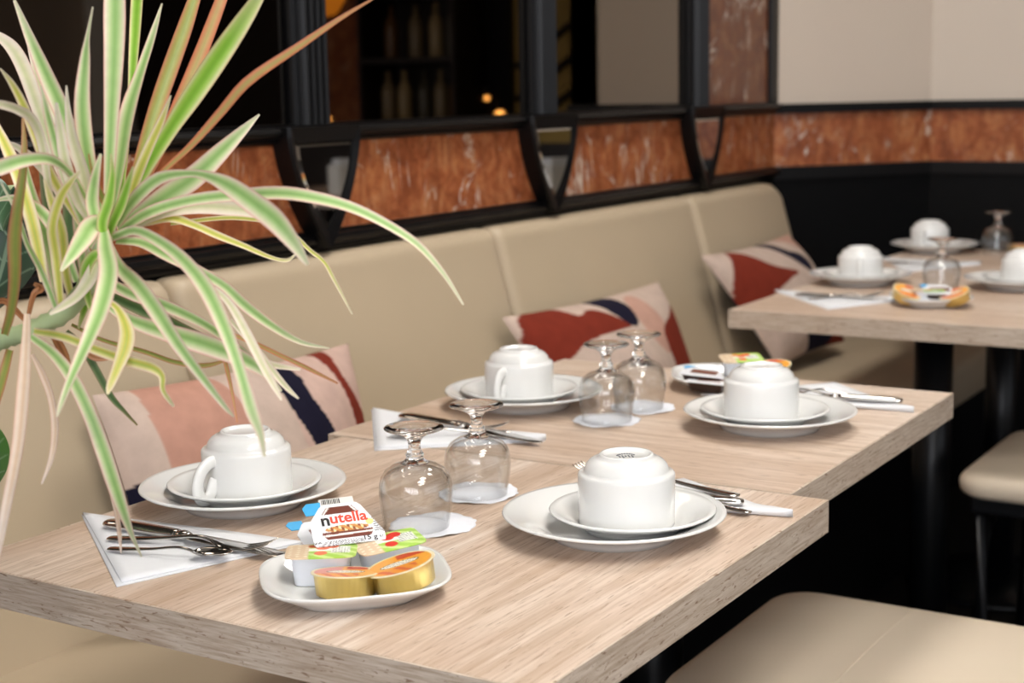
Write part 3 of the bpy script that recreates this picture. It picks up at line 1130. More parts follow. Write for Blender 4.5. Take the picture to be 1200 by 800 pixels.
def goblet(px, py, where, seed, dx=0.0, dy=0.0, scale=1.0, doily=True):
    c = onz(px, py, TZ)
    z = TZ
    if doily:
        d = link('doily', doily_mesh(seed), None, (c[0] + dx, c[1] + dy, TZ), (0, 0, seed * 1.3))
        tag(d, 'white paper doily under the upturned glass ' + where, 'doily', 'paper doilies')
        z = TZ + 0.0009
    g = empty('goblet', (c[0], c[1], z))
    g.scale = (scale,) * 3
    link('bowl', GB_ME, g)
    link('stem_and_foot', GS_ME, g)
    tag(g, 'short clear goblet standing upside down ' + where, 'glass', 'upturned goblets')


goblet(488.5, 617, 'beside the nearest plate of spreads', 1, 0.010, -0.012)
goblet(560.5, 579, 'behind the foremost one on the nearest table', 2, 0.002, 0.001, 0.97)
goblet(711, 493, 'front of the pair on the second table', 3)
goblet(749, 478, 'rear of the pair on the second table', 4, 0.002, -0.004)
goblet(1103, 339, 'behind the far plate of spreads', 5, scale=1.05, doily=False)
goblet(1168, 298, 'on the farthest table', 6, scale=1.05, doily=False)


# ------------------------------------------------------------------ napkins
def napkin(A_, B_, C_, where, seed, z0=TZ, lift=0.006):
    """folded triangle: two offset layers, B is the right-angle corner"""
    rg = np.random.RandomState(seed)
    A_, B_, C_ = [np.array(p[:2], float) for p in (A_, B_, C_)]
    cen = (A_ + B_ + C_) / 3
    root = empty('napkin', (*cen, z0), 0, 'white paper napkin folded to a triangle ' + where, 'napkin', 'folded napkins')
    for lay in range(2):
        off = (B_ - cen) / np.linalg.norm(B_ - cen) * (0.010 if lay == 0 else 0.0)
        a, b, c = A_ + off * 0.3 - cen, B_ + off + rg.uniform(-.003, .003, 2) - cen, C_ + off * 0.3 - cen
        n = 16
        idx, v, f = {}, [], []
        zb = 0.0002 + lay * 0.0013
        ph = rg.uniform(0, 6, 4)
        for i in range(n + 1):
            for j in range(n + 1 - i):
                u, w = i / n, j / n
                p = a * (1 - u - w) + b * u + c * w
                und = 0.0006 * (1 + math.sin(9 * u + ph[0]) * math.sin(7 * w + ph[1])) * (1 if lay else 0.3)
                idx[(i, j)] = len(v)
                v.append((p[0], p[1], zb + und + 0.0008 + (lift * max(0, w - 0.72) / 0.28 if lay else 0.0)))
        nb = len(v)
        v += [(x, y, zb) for x, y, z in v]
        for i in range(n):
            for j in range(n - i):
                t = (idx[(i, j)], idx[(i + 1, j)], idx[(i, j + 1)])
                f.append(t)
                f.append(tuple(nb + q for q in t[::-1]))
                if i + j < n - 1:
                    t = (idx[(i + 1, j)], idx[(i + 1, j + 1)], idx[(i, j + 1)])
                    f.append(t)
                    f.append(tuple(nb + q for q in t[::-1]))
        border = [(i, 0) for i in range(n + 1)] + [(n - k, k) for k in range(1, n + 1)] + [(0, n - k) for k in range(1, n)]
        for k in range(len(border)):
            p, q = idx[border[k]], idx[border[(k + 1) % len(border)]]
            f.append((p, nb + p, nb + q, q))
        bm = bmesh.new()
        me = mesh_data('t', v, f)
        bm.from_mesh(me)
        bpy.data.meshes.remove(me)
        bm_obj('folded_layer', bm, M['paper'], root, False)
    return root


NZ = TZ + 0.0035
napkin(onz(97, 603, TZ), onz(144, 684, TZ), onz(356, 637, TZ), 'under the nearest cutlery', 1, lift=0.0)
napkin(onz(437, 480, TZ), onz(443, 526, TZ), onz(640, 517, TZ), 'at the wall side of the second table', 2)
napkin(onz(618, 585, TZ), onz(800, 564, TZ), onz(929, 607, TZ), 'behind the plate at the nearest table', 3)
napkin(onz(821, 464, TZ), onz(975, 450, TZ), onz(1071, 484, TZ), 'at the far corner of the second table', 4)
napkin(onz(908, 341, TZ), onz(972, 362, TZ), onz(1060, 352, TZ), 'on the table by the black wall', 5)
napkin(onz(1032, 302, TZ), onz(1062, 319, TZ), onz(1150, 310, TZ), 'on the farthest table', 6)


# ------------------------------------------------------------------ cutlery
def flat_sweep(stations, k=12):
    """stations: (s, z, half width, half thickness) along +x"""
    v, f = [], []
    for s, z, w, t in stations:
        for j in range(k):
            a = 2 * PI * j / k
            ca, sa = math.cos(a), math.sin(a)
            v.append((s, w * math.copysign(abs(ca) ** 0.8, ca), z + t * sa))
    n = len(stations)
    for i in range(n - 1):
        for j in range(k):
            q = (j + 1) % k
            f.append((i * k + j, (i + 1) * k + j, (i + 1) * k + q, i * k + q))
    f.append(tuple(range(k)))
    f.append(tuple((n - 1) * k + j for j in range(k - 1, -1, -1)))
    return v, f


def dens(st, n):
    return [tuple(r) for r in crom(st, n)]


def knife_parts():
    h = dens([(0.0, 0.0042, 0.002, 0.0012), (0.003, 0.0042, 0.0070, 0.0030), (0.02, 0.0045, 0.0086, 0.0040), (0.06, 0.0045, 0.0074, 0.0040), (0.082, 0.0045, 0.0062, 0.0038)], 26)
    h += dens([(0.0835, 0.0045, 0.0050, 0.0032), (0.087, 0.0045, 0.0066, 0.0038), (0.092, 0.0045, 0.0060, 0.0034), (0.096, 0.0045, 0.0040, 0.0022)], 10)
    b = dens([(0.095, 0.0042, 0.0050, 0.0014), (0.105, 0.0040, 0.0085, 0.0012), (0.15, 0.0030, 0.0094, 0.0010), (0.185, 0.0022, 0.0082, 0.0008), (0.198, 0.0018, 0.0045, 0.0006), (0.2005, 0.0016, 0.0010, 0.0005)], 26)
    return [('handle', flat_sweep(h)), ('blade', flat_sweep(b))]


def spoon_parts():
    h = dens([(0.0, 0.0020, 0.002, 0.0008), (0.003, 0.0022, 0.0066, 0.0014), (0.02, 0.0028, 0.0080, 0.0016), (0.06, 0.0052, 0.0046, 0.0016), (0.095, 0.0098, 0.0031, 0.0018), (0.112, 0.0090, 0.0032, 0.0018), (0.128, 0.0045, 0.0040, 0.0014)], 34)
    v, f = [], []
    nu, nv = 22, 12
    L0, L = 0.123, 0.052
    for lay in (0, 1):
        for i in range(nu + 1):
            u = i / nu
            hw = 0.0195 * (math.sin(PI * min(1, u * 0.93 + 0.045)) ** 0.62) * (1.06 - 0.22 * u)
            hw = max(hw, 0.0012)
            for j in range(nv + 1):
                s = 2 * j / nv - 1
                dep = 0.0072 * (1 - s * s) * math.sin(PI * u) ** 0.7
                z = 0.0085 + 0.0018 * u - dep - (0.0 if lay == 0 else 0.0009)
                v.append((L0 + L * u, hw * s, z))
    m = (nu + 1) * (nv + 1)
    for i in range(nu):
        for j in range(nv):
            q = i * (nv + 1) + j
            f.append((q, q + nv + 1, q + nv + 2, q + 1))
            f.append((m + q, m + q + 1, m + q + nv + 2, m + q + nv + 1))
    for i in range(nu):
        for j in (0, nv):
            q = i * (nv + 1) + j
            f.append((q, q + nv + 1, m + q + nv + 1, m + q))
    for i in (0, nu):
        for j in range(nv):
            q = i * (nv + 1) + j
            f.append((q, q + 1, m + q + 1, m + q))
    return [('handle', flat_sweep(h)), ('bowl', (v, f))]


def fork_parts():
    h = dens([(0.0, 0.0020, 0.002, 0.0008), (0.003, 0.0022, 0.0066, 0.0014), (0.02, 0.0028, 0.0080, 0.0016), (0.06, 0.0060, 0.0044, 0.0016), (0.100, 0.0110, 0.0031, 0.0018), (0.118, 0.0085, 0.0034, 0.0018), (0.130, 0.0048, 0.0085, 0.0012), (0.140, 0.0030, 0.0115, 0.0010), (0.147, 0.0030, 0.0118, 0.0009)], 40)
    v, f = [], []
    for y in (-0.0098, -0.0033, 0.0033, 0.0098):
        st = dens([(0.144, 0.0030, 0.0020, 0.0009), (0.160, 0.0042, 0.0018, 0.0009), (0.178, 0.0082, 0.0015, 0.0008), (0.190, 0.0130, 0.0007, 0.0005)], 12)
        a, b = flat_sweep(st, 8)
        o = len(v)
        v += [(p[0], p[1] + y * (1 - 0.12 * (p[0] - 0.144) / 0.046), p[2]) for p in a]
        f += [tuple(o + q for q in t) for t in b]
    return [('handle', flat_sweep(h)), ('tines', (v, f))]


CUT = {}
for nm, fn in (('table_knife', knife_parts), ('spoon', spoon_parts), ('fork', fork_parts)):
    CUT[nm] = [(pn, mesh_data(nm + '_' + pn, a[0], a[1], M['chrome'])) for pn, a in fn()]
LEN = {'table_knife': 0.2, 'spoon': 0.175, 'fork': 0.19}


def cutlery(kind, p0, p1, where, z=NZ, flip=False, sc_=None, tilt=0.0):
    a, b = onz(*p0, z), onz(*p1, z)
    d = b - a
    L = math.hypot(d[0], d[1])
    o = empty(kind, (a[0], a[1], z), math.atan2(d[1], d[0]), None, kind.replace('table_', ''), 'polished steel cutlery')
    o['label'] = 'polished steel %s %s' % (kind.replace('table_', ''), where)
    s = sc_ or L / LEN[kind]
    o.scale = (s, s, s)
    o.rotation_euler = (0, -tilt, math.atan2(d[1], d[0]))
    for pn, me in CUT[kind]:
        link(pn, me, o)
    return o


w1 = 'on the napkin at the left front of the nearest table'
cutlery('table_knife', (125, 617), (338, 654), w1)
cutlery('fork', (127, 632), (322, 648), w1)
cutlery('spoon', (127, 644), (272, 655), w1, z=NZ + 0.001)
w2 = 'on the napkin at the wall side of the second table'
cutlery('table_knife', (470, 491), (634, 520), w2)
cutlery('fork', (462, 498), (596, 504), w2)
cutlery('spoon', (600, 507), (503, 511), w2, sc_=0.85)
w3 = 'behind the plate at the right edge of the nearest table'
cutlery('fork', (866, 583), (676, 556), w3)
cutlery('table_knife', (872, 593), (640, 579), w3)
cutlery('spoon', (880, 602), (752, 579), w3)
w4 = 'on the napkin at the far corner of the second table'
cutlery('fork', (1034, 469), (905, 459), w4)
cutlery('table_knife', (1058, 473), (880, 463), w4)
cutlery('spoon', (1010, 470), (935, 462), w4, sc_=0.8)
w5 = 'on the napkin of the table by the black wall'
cutlery('table_knife', (932, 347), (1040, 352), w5)
cutlery('fork', (948, 351), (1035, 347), w5)
w6 = 'on the napkin of the farthest table'
cutlery('table_knife', (1040, 308), (1100, 311), w6)


# ------------------------------------------------------------------ small plates of spreads
def superplate(a, n=3.2):
    def warp(t):
        c, s = abs(math.cos(t)), abs(math.sin(t))
        return (c ** n + s ** n) ** (-1 / n)
    prof = [(0, 0.0020), (0.036, 0.0020), (0.040, 0.0), (0.045, 0.0), (0.049, 0.0035), (0.060, 0.0105), (0.068, 0.0158), (0.0705, 0.0182), (0.0700, 0.0196), (0.0675, 0.0190),
            (0.058, 0.0120), (0.049, 0.0065), (0.044, 0.0050), (0, 0.0050)]
    return lathe_data([(r * a, z) for r, z in prof], 96, warp)


SP_ME = mesh_data('square_plate', *superplate(1.0), M['porcelain'])


def print_lid(outline_fn, paint, thick, nr=14, nt=64):
    """flat lid as polar grid with printed colours; outline_fn(a) -> (x, y)"""
    v, f, c = [(0, 0, thick)], [], [paint(0, 0)]
    for k in range(1, nr + 1):
        t = k / nr
        for i in range(nt):
            x, y = outline_fn(2 * PI * i / nt)
            v.append((x * t, y * t, thick))
            c.append(paint(x * t, y * t))
    for i in range(nt):
        f.append((0, 1 + i, 1 + (i + 1) % nt))
    for k in range(nr - 1):
        for i in range(nt):
            j = (i + 1) % nt
            f.append((1 + k * nt + i, 1 + (k + 1) * nt + i, 1 + (k + 1) * nt + j, 1 + k * nt + j))
    o0 = 1 + (nr - 1) * nt
    nb = len(v)
    for i in range(nt):
        x, y, z = v[o0 + i]
        v.append((x, y, 0))
        c.append(c[o0 + i])
    for i in range(nt):
        j = (i + 1) % nt
        f.append((o0 + i, nb + i, nb + j, o0 + j))
    f.append(tuple(nb + i for i in range(nt - 1, -1, -1)))
    return v, f, c


def ell(ax, ay):
    return lambda a: (ax * math.cos(a), ay * math.sin(a))


def srect(ax, ay, n=6):
    def fn(a):
        c, s = math.cos(a), math.sin(a)
        k = (abs(c) ** n + abs(s) ** n) ** (-1 / n)
        return (ax * c * k, ay * s * k)
    return fn


def poly_outline(poly):
    def fn(a):
        d = np.array([math.cos(a), math.sin(a)])
        best = 0
        for i in range(len(poly)):
            p, q = np.array(poly[i]), np.array(poly[(i + 1) % len(poly)])
            e = q - p
            den = d[0] * e[1] - d[1] * e[0]
            if abs(den) < 1e-12:
                continue
            t = (p[0] * e[1] - p[1] * e[0]) / den
            s = (p[0] * d[1] - p[1] * d[0]) / den
            if t > 0 and -1e-9 <= s <= 1 + 1e-9:
                best = max(best, t)
        return (d[0] * best, d[1] * best)
    return fn


def eset(root, mw):
    root.matrix_world = mw


def frame(p, xdir, tilt=0.0, roll=0.0):
    """matrix at p: local x along xdir (horizontal), pitched up by tilt about local x, then rolled about local y"""
    a = math.atan2(xdir[1], xdir[0])
    return Matrix.Translation(Vector(p)) @ Matrix.Rotation(a, 4, 'Z') @ Matrix.Rotation(tilt, 4, 'X') @ Matrix.Rotation(roll, 4, 'Y')


RT = R[:, 0]


def jam_cup(p, label, tilt=0.0, roll=0.0, seed=0, yaw=0.0, s=1.0):
    r = empty('jam_portion', (0, 0, 0), 0, label, 'jam portion', 'foil jam portions')
    eset(r, frame(p, RT, tilt, roll) @ Matrix.Rotation(yaw, 4, 'Z') @ Matrix.Scale(s, 4))
    n = 64
    corr = lambda a: 1 + 0.006 * math.sin(a * 32)
    lathe('foil_cup', [(0, 0), (0.0225, 0), (0.0240, 0.0012), (0.0262, 0.0172), (0.0270, 0.0180), (0.0270, 0.0184), (0, 0.0184)], M['gold'], r, 96, corr)

    def paint(x, y):
        rr = math.hypot(x / 0.0284, y / 0.0284)
        if rr > 0.9:
            return lin('#e6d8b4')
        if (x / 0.016) ** 2 + ((y - 0.001) / 0.0062) ** 2 < 1:
            e = (x / 0.016) ** 2 + ((y - 0.001) / 0.0062) ** 2
            if e > 0.86:
                return lin('#4a2a18')
            return lin('#f4efe4') if math.sin(x * 1700 + seed) * math.sin(y * 1500) < 0.45 else lin('#3a2a26')
        if y < -0.008 and x < 0.012:
            return lin('#d8623a') if math.sin(x * 500 + y * 300) > 0.3 else lin('#eb9a3a')
        if seed == 1 and x < -0.004:
            return lin('#dd8f86')
        if y > 0.012 and x > 0:
            return lin('#c8452a')
        return lin('#f0a83a')
    v, f, c = print_lid(ell(0.0284, 0.0284), paint, 0.0008, 26, 96)
    lid = obj('lid', v, f, M['print'], r, False, c, (0, 0, 0.0184))
    return r


def tub(p, label, tilt=0.0, roll=0.0, yaw=0.0, seed=0, w=0.060, d=0.040, h=0.026):
    r = empty('spread_tub', (0, 0, 0), 0, label, 'spread tub', 'white tubs with printed lids')
    eset(r, frame(p, RT, tilt, roll) @ Matrix.Rotation(yaw, 4, 'Z'))
    v, f = [], []
    n = 64
    for ins, z in ((0.012, 0), (0.0078, 0), (0.0070, 0.0012), (0.0045, h - 0.001), (0.0035, h)):
        fn = srect(w / 2 - ins, d / 2 - ins, 5)
        for i in range(n):
            x, y = fn(2 * PI * i / n)
            v.append((x, y, z))
    for k in range(4):
        for i in range(n):
            j = (i + 1) % n
            f.append((k * n + i, k * n + j, (k + 1) * n + j, (k + 1) * n + i))
    f.append(tuple(range(n - 1, -1, -1)))
    f.append(tuple(4 * n + i for i in range(n)))
    obj('tub', v, f, M['tub'], r)
    fr = '#e0622a' if seed == 0 else '#d8382c'
    spots = [((0.001, 0.006), 0.006), ((0.009, 0.010), 0.0058), ((0.000, -0.009), 0.0055), ((-0.007, 0.011), 0.0045)]

    def paint(x, y):
        for (a, b), q in spots:
            if (x - a) ** 2 + (y - b) ** 2 < q * q:
                return lin(fr)
        if x < -0.010:
            return lin('#d9c0a0') if (math.sin(x * 900) + math.sin(y * 1100)) < 1.0 else lin('#e9dcc6')
        if x > 0.008 and abs(y) < 0.009 and x < 0.024:
            return lin('#f2f5ee') if math.sin(y * 2200 + seed) + 0.6 * math.sin(x * 2600) < 0.55 else lin('#2c3a30')
        if abs(y - 0.001) < 0.004 and x > -0.010 and x < 0.008:
            return lin('#f4f1e4')
        return lin('#9fca4c') if math.sin(x * 300 + y * 500) > -0.2 else lin('#c7e08a')
    v, f, c = print_lid(srect(w / 2, d / 2, 7), paint, 0.0009, 30, 112)
    v = [(a, b, z + (0.0009 * (1 - max(abs(a) / (w / 2), abs(b) / (d / 2)) ** 4) if z > 0 else 0)) for a, b, z in v]
    obj('lid', v, f, M['print'], r, False, c, (0, 0, h))
    return r


def packet(p, label, tilt=0.0, roll=0.0, yaw=0.0, detail=True, mat4=None, w=0.062, d=0.047):
    """flat hazelnut-spread portion: cut-corner foil lid on a shallow tub, pull tab on the left"""
    r = empty('spread_packet', (0, 0, 0), 0, label, 'spread packet', 'flat chocolate spread packets')
    eset(r, mat4 if mat4 is not None else frame(p, RT, tilt, roll) @ Matrix.Rotation(yaw, 4, 'Z'))
    hw, hd = w / 2, d / 2
    poly = [(-hw + 0.002, -hd), (hw - 0.001, -hd), (hw, -hd + 0.002), (hw, -hd + 0.010), (hw * 0.52, hd - 0.004), (hw * 0.40, hd), (-hw * 0.55, hd), (-hw * 0.66, hd - 0.003), (-hw, hd * 0.18), (-hw, -hd + 0.003)]
    fn = poly_outline(poly)
    v, f = [], []
    n = 72
    for s, z in ((0.70, -0.0125), (0.74, -0.0125), (0.88, -0.0006), (0.90, 0)):
        for i in range(n):
            x, y = fn(2 * PI * i / n)
            v.append((x * s, y * s, z))
    for k in range(3):
        for i in range(n):
            j = (i + 1) % n
            f.append((k * n + i, k * n + j, (k + 1) * n + j, (k + 1) * n + i))
    f.append(tuple(range(n - 1, -1, -1)))
    f.append(tuple(3 * n + i for i in range(n)))
    obj('tub', v, f, M['choc'] if not detail else M['tub_clear'], r)

    def paint(x, y):
        if detail:
            # jar cap and jar bottom in brown, bread and nut picture between
            cy = y - 0.012
            if 0.0 < cy < 0.0085 and abs(x + 0.003) < 0.0165 - cy * 0.65:
                if abs(abs(x + 0.003) - (0.0148 - cy * 0.65)) < 0.0009:
                    return lin('#e8e2de')
                return lin('#6a3324')
            if -0.0165 < y < -0.0085 and abs(x) < 0.0215 + 0.25 * (y + 0.012) - 0.5 * max(0, -0.0135 - y):
                return lin('#6f3526') if abs(y + 0.0120 - 0.02 * x) > 0.0010 else lin('#efe8e2')
            e = (x / 0.019) ** 2 + ((y + 0.0055) / 0.0040) ** 2
            if e < 1:
                return lin('#c98d4c') if math.sin(x * 700 + y * 900) > 0 else (lin('#8a4a2c') if math.sin(x * 1300) > 0 else lin('#ead3a4'))
            if (x - 0.0205) ** 2 + (y + 0.001) ** 2 < 0.000012:
                return lin('#e8d98c')
            if y < -0.0185 and x < 0.012 and math.sin(x * 2600) * math.sin(y * 2600 + 0.5) > 0.15:
                return lin('#3a3634')
            if x > 0.023 and -0.014 < y < 0.006 and math.sin(y * 2500) > 0.2:
                return lin('#5b5755')
        else:
            if abs(y) < 0.010 and abs(x) < 0.018:
                return lin('#7a4a3a')
        return lin('#e9eaee')
    v, f, c = print_lid(fn, paint, 0.0007, 40, 160)
    lid = obj('lid', v, f, M['print'], r, False, c)
    # pull tab
    bm = prism_bm([(-hw * 0.62, hd - 0.010), (-hw * 0.62 + 0.001, hd + 0.004), (-hw * 0.98, hd + 0.004), (-hw * 1.12, hd - 0.001), (-hw * 1.05, hd - 0.010)], -0.0004, 0.0003)
    bm_obj('pull_tab', bm, M['blue_foil'], r)
    if detail:
        fl = box('barcode_flap', (-hw * 0.62, hd - 0.004, -0.0005), (hw * 0.36, hd + 0.0075, 0.0002), M['white_frame'], r)
        bm = bmesh.new()
        xx = -hw * 0.55
        for k in range(11):
            wd = (0.0006, 0.0011, 0.0008)[k % 3]
            bm_box(bm, (xx, hd + 0.001, 0.0001), (xx + wd, hd + 0.0065, 0.0004))
            xx += wd + (0.0008, 0.0006)[k % 2]
        bm_obj('barcode', bm, M['ink_black'], fl)

        def fit(o, x0, x1):
            xs = [v.co.x for v in o.data.vertices]
            k = (x1 - x0) / (max(xs) - min(xs))
            o.scale = (k, k * 1.08, 1)
            o.location.x = x0 - min(xs) * k
        t = text_obj('lettering', 'utella', 0.0140, M['ink_red'], lid, (0, 0.0062, 0.0009), (0, 0, 0), 0.0, 0.00034)
        fit(t, -0.0130, 0.0195)
        t = text_obj('lettering', 'n', 0.0140, M['ink_black'], lid, (0, 0.0050, 0.0009), (0, 0, 0), 0.0, 0.00040)
        fit(t, -0.0210, -0.0138)
        text_obj('lettering', '15 g', 0.0075, M['ink_black'], lid, (0.0175, -0.0192, 0.0009), (0, 0, 0.0), 0.0, 0.00012)
        text_obj('lettering', '\u212e', 0.0060, M['ink_black'], lid, (0.0275, -0.0192, 0.0009), (0, 0, 0.0), 0.0, 0.0)
    return r


# plate of spreads on the nearest table
c = onz(416, 678, TZ + 0.012)
jp = link('square_plate', SP_ME, None, (c[0], c[1], TZ), (0, 0, math.atan2(RT[1], RT[0]) + 0.22))
jp.scale = (1.12, 1.0, 1.0)
tag(jp, 'small rounded square white plate holding spreads at the front of the nearest table', 'plate', 'small plates of spreads')
PZ = TZ + 0.0054
jam_cup(onz(405, 697, PZ + 0.0025), 'gold foil jam portion with pink lid at the front of the spreads plate', -0.15, 0.02, 1)
jam_cup(onz(476, 687, PZ + 0.0065), 'tilted gold foil jam portion with orange lid at the right of the spreads plate', -0.02, -0.24, 2, 0.2, 1.05)
tub(onz(378, 681, PZ), 'white spread tub with fruit printed lid at the left of the spreads plate', 0, 0, 0.06, 0)
tub(onz(458, 668, PZ + 0.0015), 'white spread tub with strawberry lid behind the tilted jam portion', 0.10, -0.05, 0.42, 1)


def packet_matrix(bl, br, tilt):
    """place a packet lid from its front corners in the world"""
    bl, br = np.array(bl), np.array(br)
    x = br - bl
    x /= np.linalg.norm(x)
    h = np.cross((0, 0, 1), x)
    h /= np.linalg.norm(h)
    y = h * math.cos(tilt) + np.array([0, 0, 1]) * math.sin(tilt)
    y -= x * (x @ y)
    y /= np.linalg.norm(y)
    z = np.cross(x, y)
    cen = (bl + br) / 2 + y * 0.0235
    return Matrix(((x[0], y[0], z[0], cen[0]), (x[1], y[1], z[1], cen[1]), (x[2], y[2], z[2], cen[2]), (0, 0, 0, 1)))


packet(None, 'flat chocolate spread packet propped on top of the spreads plate', mat4=packet_matrix(onz(371, 642, TZ + 0.0330), onz(451, 632, TZ + 0.0345), 0.56))
packet(None, 'flat chocolate spread packet half hidden under the propped one', mat4=packet_matrix(onz(362, 646, TZ + 0.0200), onz(437, 636, TZ + 0.0175), 0.28), detail=False)

# plate of spreads on the second table
c = onz(846, 442, TZ + 0.012)
tag(link('square_plate', SP_ME, None, (c[0], c[1], TZ), (0, 0, math.atan2(RT[1], RT[0]) - 0.1)), 'small white plate of spreads behind the cup on the second table', 'plate', 'small plates of spreads')
packet(None, 'upper dark chocolate spread packet on the second table, left on its small plate', mat4=packet_matrix(onz(795, 438, TZ + 0.026), onz(846, 444, TZ + 0.022), 0.05), detail=False)
packet(None, 'lower dark chocolate spread packet on the second table, left on its small plate', mat4=packet_matrix(onz(800, 447, TZ + 0.0185), onz(848, 452, TZ + 0.0185), 0.0), detail=False)
tub(onz(868, 440, PZ), 'white spread tub with green lid behind the cup of the second table', 0.15, 0, 0.1, 0)
jam_cup(onz(905, 443, PZ + 0.003), 'foil jam portion with orange lid behind the cup of the second table', 0.1, -0.12, 2)

# plate of spreads on the table by the black wall
c = onz(1091, 350, TZ + 0.012)
tag(link('square_plate', SP_ME, None, (c[0], c[1], TZ), (0, 0, math.atan2(RT[1], RT[0]) + 0.1)), 'small white plate of spreads on the table by the black wall', 'plate', 'small plates of spreads')
jam_cup(onz(1060, 351, PZ + 0.008), 'foil jam portion with orange lid on the small plate by the black wall', 0.35, 0.25, 2)
tub(onz(1086, 356, PZ), 'white spread tub on the small plate by the black wall', 0, 0, 0.0, 0)
jam_cup(onz(1122, 354, PZ + 0.006), 'tilted foil jam portion at the right of the small far plate', 0.1, -0.35, 1)
packet(None, 'dark chocolate spread packet on the small plate by the black wall', mat4=packet_matrix(onz(1088, 345, TZ + 0.026), onz(1118, 345, TZ + 0.026), 0.25), detail=False)
jam_cup(onz(1194, 296, TZ), 'foil jam portion on the farthest table at the right edge', 0, 0, 2)

# ------------------------------------------------------------------ variegated dracaena in the left foreground
GREENS = {
    'norm': ('#dfa698', '#f0e2cc', '#d0dfa6', '#a4cb7e', '#96c070', '#eee2cc'),
    'fresh': ('#c9a878', '#d9dba0', '#a8cc5e', '#86bb3c', '#7fb23a', '#d8cba0'),
    'olive': ('#b2664e', '#b98a62', '#a59a52', '#97a052', '#8b9a4c', '#c08a60'),
    'rust': ('#b8634a', '#c67a56', '#bd8a5c', '#b39a62', '#a89a5e', '#c98a66'),
    'yellow': ('#e2b79c', '#f0e5c4', '#e6dd94', '#d5cf58', '#bccb62', '#efe2cc'),
    'pale': ('#e8c4b4', '#f1e7d6', '#ece4cc', '#dfdcb4', '#d5d8a8', '#f1e6d6'),
    'dry': ('#d9a98c', '#ecd2bd', '#f0ddcc', '#ead0b6', '#e3c3a2', '#f3e6dc'),
    'brown': ('#8f5a3a', '#a66c46', '#b98056', '#a06a44', '#94603c', '#b98660'),
    'dark': ('#8b7a5a', '#7f8460', '#5f7a48', '#4c6a3c', '#4a6638', '#a08a60'),
}
dr = empty('dracaena', (0.60, 0.98, 0.0), 0, 'tall variegated dracaena with striped leaves in the left foreground', 'plant')
DR0 = np.array([0.60, 0.98, 0.0])
DPL = 1.14


def leaf(pts, var='norm', d0=DPL, d1=DPL, bow=0.0, tw0=0.5, tw1=0.3, n=26, fold=0.22, parent=None, org=None, mat=None):
    """strap leaf along traced points (px, py, width px); depth runs d0 -> d1 with a bow, blade turned by tw"""
    P = crom(pts, n)
    P[:, 2] = np.maximum(P[:, 2], 1.2)
    pal = [np.array(lin(c)) for c in GREENS[var]]
    across = [-1, -0.82, -0.52, -0.2, 0, 0.2, 0.52, 0.82, 1]
    rgl = np.random.RandomState(int(abs(pts[0][0] * 7 + pts[-1][1] * 3)) % 9999)
    sh = rgl.uniform(0.9, 1.06)
    asym = rgl.uniform(-0.2, 0.2)
    vs, fs, cs = [], [], []
    o = DR0 if org is None else org
    cen, dep = [], []
    for i in range(n):
        t = i / (n - 1)
        d = d0 + (d1 - d0) * t + bow * math.sin(PI * t)
        dep.append(d)
        cen.append(atd(P[i, 0], P[i, 1], d))
    cen = np.array(cen)
    fw = R[:, 2]
    for i in range(n):
        t = i / (n - 1)
        tan = P[min(i + 1, n - 1), :2] - P[max(i - 1, 0), :2]
        tan /= np.linalg.norm(tan) + 1e-9
        perp = R[:, 0] * (-tan[1]) + R[:, 1] * tan[0]
        ph = tw0 + (tw1 - tw0) * t
        wd = perp * math.cos(ph) + fw * math.sin(ph)
        hw = P[i, 2] * dep[i] / F / 2 / max(0.5, math.cos(ph))
        t3 = cen[min(i + 1, n - 1)] - cen[max(i - 1, 0)]
        nr = np.cross(wd, t3)
        nr /= np.linalg.norm(nr) + 1e-9
        if nr @ fw > 0:
            nr = -nr
        for k, s in enumerate(across):
            vs.append(cen[i] + wd * hw * s + nr * hw * fold * (s * s) - o)
            a = abs(s + asym * (1 - s * s) * 0.6)
            if a > 0.93:
                c = pal[0]
            elif a > 0.66:
                c = pal[1]
            elif a > 0.42:
                c = pal[2]
            elif a > 0.12:
                c = pal[3]
            else:
                c = pal[4]
            if t > 0.72:
                q = (t - 0.72) / 0.28
                c = c * (1 - 0.75 * q) + pal[5] * 0.75 * q
            cs.append(np.clip(c * sh, 0, 1))
    m = len(across)
    for i in range(n - 1):
        for k in range(m - 1):
            fs.append((i * m + k, i * m + k + 1, (i + 1) * m + k + 1, (i + 1) * m + k))
    return obj('leaf', vs, fs, mat or M['leafv'], dr if parent is None else parent, True, cs)


